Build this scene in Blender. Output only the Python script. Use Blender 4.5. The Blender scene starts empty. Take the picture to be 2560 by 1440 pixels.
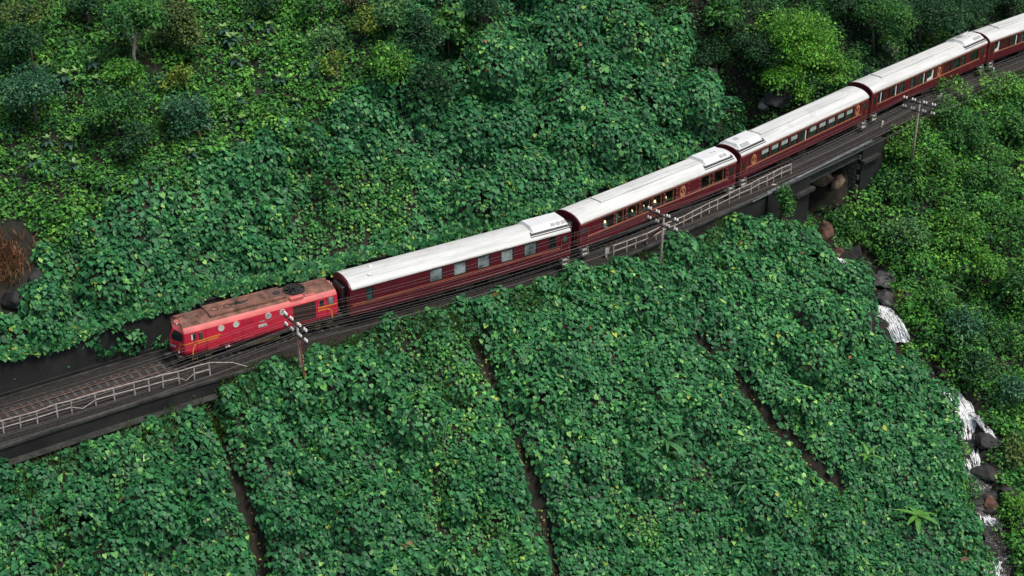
import bpy, bmesh, math, random
import numpy as np
from mathutils import Vector, Matrix

scene = bpy.context.scene
col = scene.collection

# ---------------------------------------------------------------- camera
F_PX, PITCH, CAM_H, ROLL = 4354.27, 0.484426, 64.42, 0.0073436
cam_data = bpy.data.cameras.new('camera')
cam_data.sensor_width = 36.0
cam_data.lens = 36.0 * F_PX / 2560.0
cam_data.clip_start = 1.0
cam_data.clip_end = 2000.0
cam = bpy.data.objects.new('camera', cam_data)
col.objects.link(cam)
_c, _s = math.cos(ROLL), math.sin(ROLL)
_R = Vector((1, 0, 0)); _U = Vector((0, math.sin(PITCH), math.cos(PITCH)))
_right = _c * _R + _s * _U
_up = -_s * _R + _c * _U
_back = _right.cross(_up)
cam.matrix_world = Matrix(((_right.x, _up.x, _back.x, 0), (_right.y, _up.y, _back.y, 0),
                           (_right.z, _up.z, _back.z, CAM_H), (0, 0, 0, 1)))
scene.camera = cam

# ---------------------------------------------------------------- sky, sun, exposure
SUN_EL, SUN_AZ = math.radians(64), math.radians(118)      # soft overcast light from high above, from the viewer's right
world = bpy.data.worlds.new('World')
scene.world = world
world.use_nodes = True
_nt = world.node_tree
_sky = _nt.nodes.new('ShaderNodeTexSky')
_sky.sky_type = 'NISHITA'
_sky.sun_disc = False
_sky.sun_elevation = SUN_EL
_sky.sun_rotation = SUN_AZ
_sky.air_density = 1.0
_sky.dust_density = 4.0
_sky.ozone_density = 1.0
_bg = _nt.nodes['Background']
_bg.inputs['Strength'].default_value = 0.075
_nt.links.new(_sky.outputs[0], _bg.inputs[0])
sun_data = bpy.data.lights.new('sun', 'SUN')
sun_data.energy = 1.5
sun_data.angle = math.radians(12)
sun_data.color = (1.0, 0.96, 0.90)
sun = bpy.data.objects.new('sun', sun_data)
col.objects.link(sun)
_d = Vector((math.sin(SUN_AZ) * math.cos(SUN_EL), math.cos(SUN_AZ) * math.cos(SUN_EL), math.sin(SUN_EL)))
sun.rotation_euler = _d.to_track_quat('Z', 'Y').to_euler()
sun.location = (0, 60, 120)
scene.view_settings.view_transform = 'Standard'
scene.view_settings.look = 'None'
scene.view_settings.exposure = 0.85
scene.view_settings.gamma = 1.0
scene.view_settings.use_curve_mapping = False
scene.render.engine = 'CYCLES'
scene.cycles.max_bounces = 5
scene.cycles.diffuse_bounces = 3
scene.cycles.glossy_bounces = 2
scene.cycles.transmission_bounces = 3
scene.cycles.transparent_max_bounces = 6
scene.cycles.use_adaptive_sampling = True

# ---------------------------------------------------------------- object helpers
def tag(o, label=None, cat=None, group=None, kind=None):
    if label: o['label'] = label
    if cat: o['category'] = cat
    if group: o['group'] = group
    if kind: o['kind'] = kind
    return o

def empty(name, loc, rz=0.0):
    o = bpy.data.objects.new(name, None)
    o.empty_display_size = 0.3
    o.location = loc
    o.rotation_euler = (0, 0, rz)
    col.objects.link(o)
    return o

def link_mesh(name, me, mat=None, parent=None):
    o = bpy.data.objects.new(name, me)
    if mat is not None and len(me.materials) == 0:
        me.materials.append(mat)
    col.objects.link(o)
    if parent is not None:
        o.parent = parent
    return o

class MB:
    """collects simple solids into one mesh"""
    def __init__(self):
        self.v = []; self.f = []; self.m = []
    def add(self, vs, fs, mi=0):
        b = len(self.v)
        self.v += [tuple(p) for p in vs]
        self.f += [tuple(b + i for i in q) for q in fs]
        self.m += [mi] * len(fs)
        return self
    def box(self, x0, x1, y0, y1, z0, z1, mi=0):
        vs = [(x0, y0, z0), (x1, y0, z0), (x1, y1, z0), (x0, y1, z0), (x0, y0, z1), (x1, y0, z1), (x1, y1, z1), (x0, y1, z1)]
        fs = [(0, 3, 2, 1), (4, 5, 6, 7), (0, 1, 5, 4), (1, 2, 6, 5), (2, 3, 7, 6), (3, 0, 4, 7)]
        return self.add(vs, fs, mi)
    def bar(self, a, b, w, h=None, mi=0):
        """square bar from a to b"""
        h = h or w
        a = Vector(a); b = Vector(b); d = (b - a).normalized()
        ref = Vector((0, 0, 1)) if abs(d.z) < 0.9 else Vector((1, 0, 0))
        s = d.cross(ref).normalized(); u = s.cross(d)
        vs = []
        for p in (a, b):
            for q in ((-1, -1), (1, -1), (1, 1), (-1, 1)):
                vs.append(p + s * q[0] * w / 2 + u * q[1] * h / 2)
        return self.add(vs, [(3, 2, 1, 0), (4, 5, 6, 7), (0, 1, 5, 4), (1, 2, 6, 5), (2, 3, 7, 6), (3, 0, 4, 7)], mi)
    def tube(self, pts, rad, n=6, mi=0, cap=True):
        pts = [Vector(p) for p in pts]
        if not isinstance(rad, (list, tuple)):
            rad = [rad] * len(pts)
        vs = []; fs = []
        for i, p in enumerate(pts):
            d = (pts[min(i + 1, len(pts) - 1)] - pts[max(i - 1, 0)]).normalized()
            ref = Vector((0, 0, 1)) if abs(d.z) < 0.92 else Vector((1, 0, 0))
            s = d.cross(ref).normalized(); u = s.cross(d)
            for k in range(n):
                a = 2 * math.pi * k / n
                vs.append(p + (s * math.cos(a) + u * math.sin(a)) * rad[i])
        for i in range(len(pts) - 1):
            for k in range(n):
                k2 = (k + 1) % n
                fs.append((i * n + k, i * n + k2, (i + 1) * n + k2, (i + 1) * n + k))
        if cap:
            fs.append(tuple(range(n))[::-1]); fs.append(tuple((len(pts) - 1) * n + k for k in range(n)))
        return self.add(vs, fs, mi)
    def disc(self, c, r, axis='z', n=20, t=0.02, mi=0, r2=None):
        """a flat cylinder, or a ring when r2 is given"""
        c = Vector(c)
        ax = {'x': (Vector((0, 1, 0)), Vector((0, 0, 1)), Vector((1, 0, 0))), 'y': (Vector((0, 0, 1)), Vector((1, 0, 0)), Vector((0, 1, 0))), 'z': (Vector((1, 0, 0)), Vector((0, 1, 0)), Vector((0, 0, 1)))}[axis]
        ring = lambda rr, h: [c + (ax[0] * math.cos(2 * math.pi * k / n) + ax[1] * math.sin(2 * math.pi * k / n)) * rr + ax[2] * h for k in range(n)]
        if r2 is None:
            vs = ring(r, -t / 2) + ring(r, t / 2)
            fs = [tuple(range(n))[::-1], tuple(range(n, 2 * n))] + [(k, (k + 1) % n, n + (k + 1) % n, n + k) for k in range(n)]
        else:
            vs = ring(r, -t / 2) + ring(r, t / 2) + ring(r2, -t / 2) + ring(r2, t / 2)
            fs = []
            for k in range(n):
                j = (k + 1) % n
                fs += [(k, j, n + j, n + k), (2 * n + j, 2 * n + k, 3 * n + k, 3 * n + j), (n + k, n + j, 3 * n + j, 3 * n + k), (j, k, 2 * n + k, 2 * n + j)]
        return self.add(vs, fs, mi)
    def mesh(self, name, mats=None, smooth=False, bevel=0.0):
        me = bpy.data.meshes.new(name)
        me.from_pydata(self.v, [], self.f)
        if mats:
            for m in (mats if isinstance(mats, (list, tuple)) else [mats]):
                me.materials.append(m)
        me.polygons.foreach_set('material_index', self.m)
        me.polygons.foreach_set('use_smooth', [smooth] * len(self.f))
        if bevel:
            bm = bmesh.new(); bm.from_mesh(me)
            bmesh.ops.bevel(bm, geom=list(bm.edges), offset=bevel, segments=1, affect='EDGES', clamp_overlap=True)
            bm.to_mesh(me); bm.free()
        me.update()
        return me
    def build(self, name, mats, parent=None, smooth=False, bevel=0.0):
        return link_mesh(name, self.mesh(name, mats, smooth, bevel), None, parent)

# ---------------------------------------------------------------- material helpers
def mat(name, color, rough=0.6, var=0.0, scale=3.0, metal=0.0, spec=0.5, bump=0.0, color2=None, detail=5.0, coat=0.0, var2=None):
    m = bpy.data.materials.new(name)
    m.use_nodes = True
    nt = m.node_tree; b = nt.nodes['Principled BSDF']
    b.inputs['Base Color'].default_value = (*color, 1)
    b.inputs['Roughness'].default_value = rough
    b.inputs['Metallic'].default_value = metal
    b.inputs['Specular IOR Level'].default_value = spec
    b.inputs['Coat Weight'].default_value = coat
    if var or color2 or bump:
        tc = nt.nodes.new('ShaderNodeTexCoord')
        n = nt.nodes.new('ShaderNodeTexNoise')
        n.inputs['Scale'].default_value = scale
        n.inputs['Detail'].default_value = detail
        n.inputs['Roughness'].default_value = 0.62
        nt.links.new(tc.outputs['Object'], n.inputs['Vector'])
        r = nt.nodes.new('ShaderNodeValToRGB')
        lo = tuple(c * (1 - var) for c in color); hi = color2 if color2 else tuple(min(1, c * (1 + var)) for c in color)
        r.color_ramp.elements[0].color = (*lo, 1); r.color_ramp.elements[0].position = 0.36
        r.color_ramp.elements[1].color = (*hi, 1); r.color_ramp.elements[1].position = 0.66
        nt.links.new(n.outputs['Fac'], r.inputs['Fac'])
        nt.links.new(r.outputs['Color'], b.inputs['Base Color'])
        if bump:
            bp = nt.nodes.new('ShaderNodeBump')
            bp.inputs['Strength'].default_value = bump
            bp.inputs['Distance'].default_value = 0.05
            nt.links.new(n.outputs['Fac'], bp.inputs['Height'])
            nt.links.new(bp.outputs['Normal'], b.inputs['Normal'])
    return m

def leaf_mat(name, rough=0.5, spec=0.4, trans=0.25):
    """leaf colour comes from the leaf's own colour attribute"""
    m = bpy.data.materials.new(name); m.use_nodes = True
    nt = m.node_tree; b = nt.nodes['Principled BSDF']; out = nt.nodes['Material Output']
    a = nt.nodes.new('ShaderNodeAttribute'); a.attribute_name = 'leaf_color'
    nt.links.new(a.outputs['Color'], b.inputs['Base Color'])
    b.inputs['Roughness'].default_value = rough
    b.inputs['Specular IOR Level'].default_value = spec
    t = nt.nodes.new('ShaderNodeBsdfTranslucent')
    nt.links.new(a.outputs['Color'], t.inputs['Color'])
    mx = nt.nodes.new('ShaderNodeMixShader'); mx.inputs['Fac'].default_value = trans
    nt.links.new(b.outputs[0], mx.inputs[1]); nt.links.new(t.outputs[0], mx.inputs[2])
    nt.links.new(mx.outputs[0], out.inputs['Surface'])
    return m

M = {}
M['vine_leaf'] = leaf_mat('vine_leaf', 0.5, 0.28, 0.10)
M['shrub_leaf'] = leaf_mat('shrub_leaf', 0.55, 0.25, 0.15)
M['grass'] = leaf_mat('grass', 0.6, 0.3, 0.2)
M['tendril'] = mat('tendril', (0.30, 0.36, 0.20), 0.6)

# ---------------------------------------------------------------- noise, rays
rng = np.random.default_rng(7)
_lat = rng.random((256, 256))
def vnoise(x, y, seed=0):
    x = np.asarray(x, float) + seed * 17.31; y = np.asarray(y, float) + seed * 7.77
    xi = np.floor(x).astype(int); yi = np.floor(y).astype(int)
    fx = x - xi; fy = y - yi
    fx = fx * fx * (3 - 2 * fx); fy = fy * fy * (3 - 2 * fy)
    g = lambda a, b: _lat[a & 255, b & 255]
    return (g(xi, yi) * (1 - fx) + g(xi + 1, yi) * fx) * (1 - fy) + (g(xi, yi + 1) * (1 - fx) + g(xi + 1, yi + 1) * fx) * fy
def fbm(x, y, seed=0, octv=3):
    s = 0; a = 1; t = 0; f = 1
    for o in range(octv):
        s = s + a * vnoise(x * f, y * f, seed + o * 3); t += a; a *= 0.5; f *= 2.03
    return s / t * 2 - 1

def smooth(a, b, x):
    t = np.clip((np.asarray(x, float) - a) / (b - a), 0, 1)
    return t * t * (3 - 2 * t)

def ray(px, py):
    x = (px - 1280) / F_PX; y = -(py - 720) / F_PX
    x, y = _c * x - _s * y, _s * x + _c * y
    return np.array([x, math.cos(PITCH) + y * math.sin(PITCH), -math.sin(PITCH) + y * math.cos(PITCH)])
def at_z(px, py, z):
    d = ray(px, py); return d * ((z - CAM_H) / d[2]) + np.array([0, 0, CAM_H])

# ---------------------------------------------------------------- the line of the track (measured at rail level, z = 0)
_tp = np.array([(-75, 73.0), (-60, 84.6), (-47, 94.2), (-35.3, 102.9), (-24.3, 110.7), (-14.06, 116.9), (-10.7, 118.5), (1.8, 126.4), (6.4, 130.4), (16.8, 140.1),
                (20.8, 144.3), (31.2, 155.3), (35.3, 159.6), (46.3, 170.6), (50, 174.2), (63.5, 185.6), (80, 198.5), (110, 220)])
_ds = np.r_[0, np.cumsum(np.hypot(*np.diff(_tp, axis=0).T))]
_ss = np.arange(0, _ds[-1], 0.5)
_px = np.interp(_ss, _ds, _tp[:, 0]); _py = np.interp(_ss, _ds, _tp[:, 1])
_k = np.exp(-0.5 * (np.arange(-24, 25) / 9.0) ** 2); _k /= _k.sum()
def _sm(a):
    p = np.r_[2 * a[0] - a[24:0:-1], a, 2 * a[-1] - a[-2:-26:-1]]
    return np.convolve(p, _k, 'valid')
TX, TY = _sm(_px), _sm(_py)
TS = np.r_[0, np.cumsum(np.hypot(np.diff(TX), np.diff(TY)))]
_hd = np.unwrap(np.arctan2(np.gradient(TY), np.gradient(TX)))
def track_pt(s, t=0.0, z=0.0):
    x = np.interp(s, TS, TX); y = np.interp(s, TS, TY); h = np.interp(s, TS, _hd)
    return np.array([x - t * np.sin(h), y + t * np.cos(h), z + 0 * x]), h
def s_at_x(x):
    return np.interp(x, TX, TS)
def to_track(x, y):
    """arc length s and signed offset t (uphill positive) for arrays of points"""
    x = np.asarray(x, float).ravel(); y = np.asarray(y, float).ravel()
    S = np.empty_like(x); T = np.empty_like(x)
    for a in range(0, len(x), 4000):
        X = x[a:a + 4000, None]; Y = y[a:a + 4000, None]
        d2 = (X - TX) ** 2 + (Y - TY) ** 2
        i = d2.argmin(1)
        h = _hd[i]; dx = X[:, 0] - TX[i]; dy = Y[:, 0] - TY[i]
        S[a:a + 4000] = TS[i] + dx * np.cos(h) + dy * np.sin(h)
        T[a:a + 4000] = -dx * np.sin(h) + dy * np.cos(h)
    return S, T

# ---------------------------------------------------------------- terrain
def base_height(x, y):
    shp = np.shape(x)
    S, T = to_track(x, y)
    xf = np.asarray(x, float).ravel(); yf = np.asarray(y, float).ravel()
    xs = np.interp(S, TS, TX)
    ip = lambda *kv: np.interp(xs, [k for k, v in kv], [v for k, v in kv])
    z = np.full(xf.shape, -0.55)
    # downhill side
    d = -T
    hw = ip((-30, 1.3), (-24, 0.9), (-21, 0.3), (-18, 0.0), (3, 0.0), (8, 0.4), (13, 0.9), (18, 1.7), (21, 3.2), (25, 5.2), (33, 5.0), (37, 0.6), (60, 0.2))
    k = ip((-40, 1.0), (-10, 0.98), (8, 0.9), (20, 0.75), (35, 0.72), (60, 0.62))
    d0 = ip((-24, 2.9), (-18, 3.2), (-12, 2.9), (-8, 2.75), (0, 2.75), (3, 3.1), (8, 3.1), (60, 3.2))
    dn = -0.55 - hw * smooth(-0.7, -0.3, d - d0) - k * np.clip(d - d0 - 0.3, 0, 18) - 0.62 * np.clip(d - d0 - 18.3, 0, 200)
    z = np.where(d > d0 - 0.7, dn, z)
    # uphill side
    hu = ip((-40, 2.6), (-24, 3.0), (-12, 2.6), (8, 2.6), (18, 2.4), (36, 1.5), (60, 1.5))
    tb = ip((-45, 8), (-32, 8.5), (-27, 9.5), (-20, 11.5), (-10, 13), (-3, 15), (3, 19), (8, 28), (30, 28), (60, 30))
    ku = ip((-45, 0.95), (-10, 0.95), (5, 0.85), (15, 0.72), (30, 0.72), (60, 0.8))
    k2 = ip((-45, 0.40), (0, 0.40), (10, 0.55), (60, 0.6))
    u0 = 3.1
    up = -0.55 + hu * smooth(0.55, 0.85, T - u0) + ku * (np.minimum(T, tb) - u0 - 0.4).clip(0) + k2 * (T - tb).clip(0)
    z = np.where(T > u0, up, z)
    away = smooth(3.6, 7.0, np.abs(T))
    bil = lambda sc, sd: np.abs(2 * vnoise(xf / sc, yf / sc, sd) - 1)
    amp = np.where(T > 0, np.interp(xs, [-60, -6, 4, 60], [0.8, 0.9, 1.5, 1.5]), np.interp(xs, [-60, 20, 30, 60], [0.75, 0.8, 1.1, 1.2]))
    z = z + away * (0.8 * fbm(xf / 9.0, yf / 9.0, 3) + amp * (1.5 * bil(4.6, 5) + 0.75 * bil(2.1, 6) - 0.8))
    return z.reshape(shp)

def march(px, py, hf, extra=0.0):
    d = ray(px, py); t = np.arange(90, 330, 0.2)
    P = d[None] * t[:, None] + np.array([0, 0, CAM_H])
    h = hf(P[:, 0], P[:, 1])
    i = np.argmax(P[:, 2] < h)
    return P[i] + d * extra

# the gully of the stream: bed points, from high above the bridge down to the foot of the picture
_gul = [np.array(p) for p in ((4.0, 189.0, 24.0), (9.0, 176.0, 14.0), (15.0, 165.0, 5.0), (21.0, 157.5, -2.5), (26.0, 152.5, -7.0), (30.3, 148.9, -8.3))]
for _p, _e in (((2075, 610), 3.4), ((2140, 650), 4.0), ((2215, 720), 4.0), ((2215, 815), 3.6), ((2330, 940), 3.0), ((2395, 1050), 3.0), ((2440, 1200), 3.4), ((2475, 1310), 3.4), ((2500, 1450), 3.4), ((2560, 1640), 3.4)):
    _gul.append(march(*_p, base_height, _e))
GUL = np.array(_gul)
for _i in range(6, len(GUL)):                       # the water only ever runs down
    GUL[_i, 2] = min(GUL[_i, 2], GUL[_i - 1, 2] - 0.5)
def poly_dist(x, y, P):
    x = np.asarray(x, float).ravel(); y = np.asarray(y, float).ravel()
    best = np.full(x.shape, 1e9); bz = np.zeros_like(best); bs = np.zeros_like(best); acc = 0
    for a, b in zip(P[:-1], P[1:]):
        dx, dy = b[0] - a[0], b[1] - a[1]; L2 = dx * dx + dy * dy
        q = np.clip(((x - a[0]) * dx + (y - a[1]) * dy) / L2, 0, 1)
        D = np.hypot(x - a[0] - q * dx, y - a[1] - q * dy)
        m = D < best
        best = np.where(m, D, best)
        if len(a) > 2: bz = np.where(m, a[2] + q * (b[2] - a[2]), bz)
        bs = np.where(m, acc + q * math.sqrt(L2), bs); acc += math.sqrt(L2)
    return best, bz, bs

DRAIN_PIX = [[(515, 985), (560, 1090), (600, 1220), (640, 1340), (665, 1460)],
             [(1190, 850), (1230, 940), (1290, 1060), (1330, 1180), (1360, 1290), (1400, 1460)],
             [(1745, 830), (1840, 920), (1885, 985), (1940, 1065), (2010, 1130), (2085, 1195)]]
DRAINS = [np.array([march(*p, base_height) for p in L])[:, :2] for L in DRAIN_PIX]
FOLDS = [np.array([march(*p, base_height) for p in L])[:, :2] for L in ([(1322, 60), (1320, 160), (1326, 250), (1335, 350)], [(1105, 150), (1112, 230), (1125, 300)], [(1535, 60), (1540, 130), (1530, 210)],
         [(1690, 60), (1705, 130), (1720, 200)], [(760, 420), (765, 520), (770, 640)])]
def drain_width(bs, L):
    tot = np.hypot(*np.diff(L, axis=0).T).sum(); f = bs / tot
    return 0.40 + 0.28 * f + (0.30 if L[0, 0] > 10 else 0.0) + 0.60 * np.clip(fbm(bs / 2.0, bs * 0 + L[0, 0], 40), -0.25, 1)
HUMPS = []                                           # vine-smothered trees and mounds: x, y, radius, height
for _p, _e, _r, _h in (((1230, 200), 0, 2.6, 5.0), ((1390, 110), 2, 3.8, 5.0), ((1560, 110), 0, 3.8, 3.4), ((1670, 120), 0, 3.2, 4.2), ((1800, 320), 0, 3.4, 4.0), ((1700, 60), 0, 3.0, 3.4), ((1500, 260), 0, 5.0, 1.6),
                       ((1120, 110), 2, 1.6, 3.0), ((1010, 800), 0, 3.0, 1.1), ((1200, 730), 0, 2.5, 0.7), ((1180, 330), 0, 4.0, 1.0), ((330, 500), 0, 4.0, 0.7), ((1850, 600), 0, 3.5, 0.9), ((60, 860), 0, 3.0, 0.9)):
    _q = march(*_p, base_height, _e)
    HUMPS.append((_q[0], _q[1], _r, _h))
def full_height(x, y):
    shp = np.shape(x)
    z = base_height(x, y).ravel()
    xf = np.asarray(x, float).ravel(); yf = np.asarray(y, float).ravel()
    _t = to_track(xf, yf)[1]
    clear = np.where(_t > 0, smooth(2.6, 4.2, _t), smooth(2.1, 3.3, -_t))          # the mounds stay off the track bed
    for hx, hy, r, h in HUMPS:
        q = ((xf - hx) ** 2 + (yf - hy) ** 2) / (r * r)
        z = z + clear * h * np.exp(-q * q * 0.8)
    D, bz, bs = poly_dist(xf, yf, GUL)
    D = D + 0.5 * fbm(xf / 2.2, yf / 2.2, 21)
    side = np.where(bs < 25, 1.25, 1.35)
    z = np.minimum(z, bz + side * np.clip(D - 1.0, 0, 99) + 0.25 * fbm(xf / 1.1, yf / 1.1, 33))
    for L in DRAINS:
        D, _, bs = poly_dist(xf, yf, L)
        w = drain_width(bs, L)
        z = z - 1.7 * (1 - smooth(w * 0.4, w + 0.5, D))
    for L in FOLDS:                                  # deep folds between the vine heaps
        D, _, bs = poly_dist(xf, yf, L)
        z = z - 1.2 * (1 - smooth(0.1, 2.2, D))
    return z.reshape(shp)

GX0, GX1, GY0, GY1, GS = -66.0, 92.0, 76.0, 222.0, 0.5
_gx = np.arange(GX0, GX1 + 0.01, GS); _gy = np.arange(GY0, GY1 + 0.01, GS)
_mx, _my = np.meshgrid(_gx, _gy)
ZG = full_height(_mx, _my)
_gzy, _gzx = np.gradient(ZG, GS)
def bilin(A, x, y):
    u = np.clip((np.asarray(x, float) - GX0) / GS, 0, A.shape[1] - 1.001); v = np.clip((np.asarray(y, float) - GY0) / GS, 0, A.shape[0] - 1.001)
    i = u.astype(int); j = v.astype(int); a = u - i; b = v - j
    return (A[j, i] * (1 - a) + A[j, i + 1] * a) * (1 - b) + (A[j + 1, i] * (1 - a) + A[j + 1, i + 1] * a) * b
def H(x, y):
    return bilin(ZG, x, y)
def NRM(x, y):
    n = np.stack([-bilin(_gzx, x, y), -bilin(_gzy, x, y), np.ones_like(np.asarray(x, float))], -1)
    return n / np.linalg.norm(n, axis=-1, keepdims=True)
def hit(px, py):
    """the point of the ground seen at a pixel"""
    return march(px, py, H)
_S, _T = to_track(_mx, _my)
SG = _S.reshape(ZG.shape); TG = _T.reshape(ZG.shape)
XSG = np.interp(SG, TS, TX)
# ---------------------------------------------------------------- foliage machinery
def project(P):
    q = np.asarray(P, float) - np.array([0, 0, CAM_H])
    dep = q[..., 1] * math.cos(PITCH) - q[..., 2] * math.sin(PITCH)
    x = q[..., 0] / dep; y = (q[..., 1] * math.sin(PITCH) + q[..., 2] * math.cos(PITCH)) / dep
    x, y = _c * x + _s * y, -_s * x + _c * y
    return 1280 + F_PX * x, 720 - F_PX * y
def near_view(P, m=260):
    """only the ground the photograph can plausibly see is planted, with a margin around it"""
    u, v = project(P)
    return (u > -m) & (u < 2560 + m) & (v > -m) & (v < 1440 + m)
def norm(a):
    return a / np.maximum(np.linalg.norm(a, axis=-1, keepdims=True), 1e-9)

T_HEART = (np.array([(0, 0, 0.0), (-0.36, -0.10, 0.05), (-0.46, 0.36, 0.05), (0, 1.0, -0.10), (0.46, 0.36, 0.05), (0.36, -0.10, 0.05)]) - np.array([0, 0.4, 0]),
           [(0, 3, 2, 1), (0, 5, 4, 3)])
T_OVAL = (np.array([(0, 0, 0), (-0.34, 0.45, 0.08), (0, 1, -0.06), (0.34, 0.45, 0.08)]), [(0, 2, 1), (0, 3, 2)])
T_LANCE = (np.array([(0, 0, 0), (-0.14, 0.40, 0.04), (0, 1, -0.12), (0.14, 0.40, 0.04)]), [(0, 2, 1), (0, 3, 2)])

def leaf_mesh(name, tpl, pos, nrm, tip, scale, colr, material, parent=None):
    """many separate leaves in one mesh: each is a copy of the template at pos, facing nrm with its tip along tip"""
    V, Fc = tpl
    N = len(pos); K = len(V)
    z = norm(nrm); y = norm(tip - (tip * z).sum(-1, keepdims=True) * z); x = np.cross(y, z)
    L = V[None] * np.asarray(scale).reshape(-1, 1, 1)
    P = pos[:, None] + L[..., 0:1] * x[:, None] + L[..., 1:2] * y[:, None] + L[..., 2:3] * z[:, None]
    me = bpy.data.meshes.new(name)
    me.vertices.add(N * K)
    me.vertices.foreach_set('co', P.reshape(-1).astype(np.float32))
    sizes = [len(f) for f in Fc]; fl = np.concatenate([np.array(f) for f in Fc])
    idx = (np.arange(N)[:, None] * K + fl[None]).reshape(-1)
    me.loops.add(len(idx)); me.loops.foreach_set('vertex_index', idx.astype(np.int32))
    tot = np.tile(np.array(sizes), N); st = np.r_[0, np.cumsum(tot)[:-1]]
    me.polygons.add(len(tot)); me.polygons.foreach_set('loop_start', st.astype(np.int32))
    me.update(calc_edges=True)
    ca = me.attributes.new('leaf_color', 'FLOAT_COLOR', 'POINT')
    c4 = np.ones((N, K, 4), np.float32); c4[..., :3] = np.asarray(colr)[:, None]
    ca.data.foreach_set('color', c4.reshape(-1))
    me.materials.append(material)
    return link_mesh(name, me, None, parent)

def palette(n, cols, w, jit=0.25, r=rng):
    cols = np.array(cols); w = np.array(w, float); w /= w.sum()
    i = r.choice(len(cols), n, p=w)
    return cols[i] * (1 + jit * r.uniform(-1, 1, (n, 1))) * (1 + 0.08 * r.uniform(-1, 1, (n, 3)))

def scatter(density, box, mask, seed=1):
    """random points over the ground, evenly by true surface area"""
    r = np.random.default_rng(seed)
    x0, x1, y0, y1 = box
    n = int(density * 2.2 * (x1 - x0) * (y1 - y0))
    x = r.uniform(x0, x1, n); y = r.uniform(y0, y1, n)
    N = NRM(x, y)
    keep = r.random(n) < np.clip(1 / N[:, 2], 1, 2.2) / 2.2
    x, y = x[keep], y[keep]
    P = np.stack([x, y, H(x, y)], -1)
    k = near_view(P); x, y = x[k], y[k]
    S, T = to_track(x, y); xs = np.interp(S, TS, TX)
    gd, gz, gs = poly_dist(x, y, GUL)
    k = mask(x, y, xs, T, gd, gs)
    return x[k], y[k], r

def gully_side(x, y):
    """> 0 on the left bank (as seen in the photograph), < 0 on the right bank"""
    x = np.asarray(x, float); y = np.asarray(y, float)
    best = np.full(x.shape, 1e9); sd = np.zeros(x.shape)
    for a, b in zip(GUL[:-1], GUL[1:]):
        dx, dy = b[0] - a[0], b[1] - a[1]
        q = np.clip(((x - a[0]) * dx + (y - a[1]) * dy) / (dx * dx + dy * dy), 0, 1)
        D = np.hypot(x - a[0] - q * dx, y - a[1] - q * dy)
        m = D < best
        sd = np.where(m, -(dx * (y - a[1]) - dy * (x - a[0])), sd); best = np.minimum(best, D)
    return sd
def pip(x, y, poly):
    inside = np.zeros(np.shape(x), bool); j = len(poly) - 1
    for i in range(len(poly)):
        xi, yi = poly[i][:2]; xj, yj = poly[j][:2]
        c = ((yi > y) != (yj > y)) & (x < (xj - xi) * (y - yi) / (yj - yi + 1e-12) + xi)
        inside ^= c; j = i
    return inside
def ground_poly(pix):
    return [hit(*p)[:2] for p in pix]

# ---------------------------------------------------------------- ground
M['soil'] = mat('mossy_soil', (0.009, 0.013, 0.006), 0.95, 0.5, 0.9, bump=0.8, color2=(0.026, 0.020, 0.013), detail=9)
def grid_mesh(name, step=1):
    xs, ys = _gx[::step], _gy[::step]
    X, Y = np.meshgrid(xs, ys); Z = ZG[::step, ::step]
    n, m = X.shape
    me = bpy.data.meshes.new(name)
    me.vertices.add(n * m); me.vertices.foreach_set('co', np.stack([X, Y, Z], -1).reshape(-1).astype(np.float32))
    i = (np.arange(n - 1)[:, None] * m + np.arange(m - 1)[None]).reshape(-1)
    q = np.stack([i, i + 1, i + m + 1, i + m], -1).reshape(-1)
    me.loops.add(len(q)); me.loops.foreach_set('vertex_index', q.astype(np.int32))
    me.polygons.add(len(i)); me.polygons.foreach_set('loop_start', (np.arange(len(i)) * 4).astype(np.int32))
    me.update(calc_edges=True)
    return me
terrain = link_mesh('hillside_ground', grid_mesh('hillside_ground'), M['soil'])
tag(terrain, 'dark wet earth of the steep hillside', kind='structure')
# the country beyond the planted slope, so that the ground reaches the horizon
_far = MB()
_far.add([(-1500, -300, -90), (1500, -300, -90), (1500, 74, -36), (-1500, 74, -36)], [(0, 1, 2, 3)])
_far.add([(-1500, 223, 40), (1500, 223, 40), (1500, 1500, 330), (-1500, 1500, 330)], [(0, 1, 2, 3)])
_fo = _far.build('distant_hills', M['soil']); tag(_fo, 'dark forested ground beyond the slope', kind='structure')

# ---------------------------------------------------------------- vine cover (broad heart-shaped leaves)
FALLS = [([(2192, 762), (2205, 785), (2222, 815), (2240, 852)], [30, 52, 58, 54], 1, 'upper white waterfall tumbling between vines and boulders', 90),
         ([(2362, 965), (2378, 1010), (2395, 1060), (2410, 1110), (2425, 1155), (2442, 1195)], [40, 76, 74, 58, 36, 26], 2, 'lower white waterfall beside the large dark rock', 150),
         ([(2408, 1018), (2440, 1042), (2468, 1075), (2488, 1112)], [10, 12, 14, 18], 3, 'thin side stream of the lower waterfall running over the dark rock', 20),
         ([(2455, 1285), (2470, 1305), (2485, 1322)], [22, 40, 34], 4, 'white rapids near the bottom right', 34),
         ([(2080, 640), (2105, 655), (2128, 664)], [16, 24, 24], 5, 'small white rapids at the pool below the bridge', 20),
         ([(2482, 1400), (2478, 1425), (2470, 1450)], [28, 40, 46], 6, 'white rapids at the bottom edge', 34)]
FALL_PTS = [np.array([hit(*p) for p in f[0]]) for f in FALLS]
ROCK_CLEAR = np.array([hit(*p) for p in ((2212, 715), (2215, 755), (2142, 640), (2128, 655), (2058, 590), (2165, 825), (2450, 1080), (2470, 1130), (2365, 945), (2470, 1190), (2475, 1270), (2462, 1330), (2460, 1390), (2055, 440), (2092, 460), (1945, 250), (1912, 262), (2222, 130))])
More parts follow.
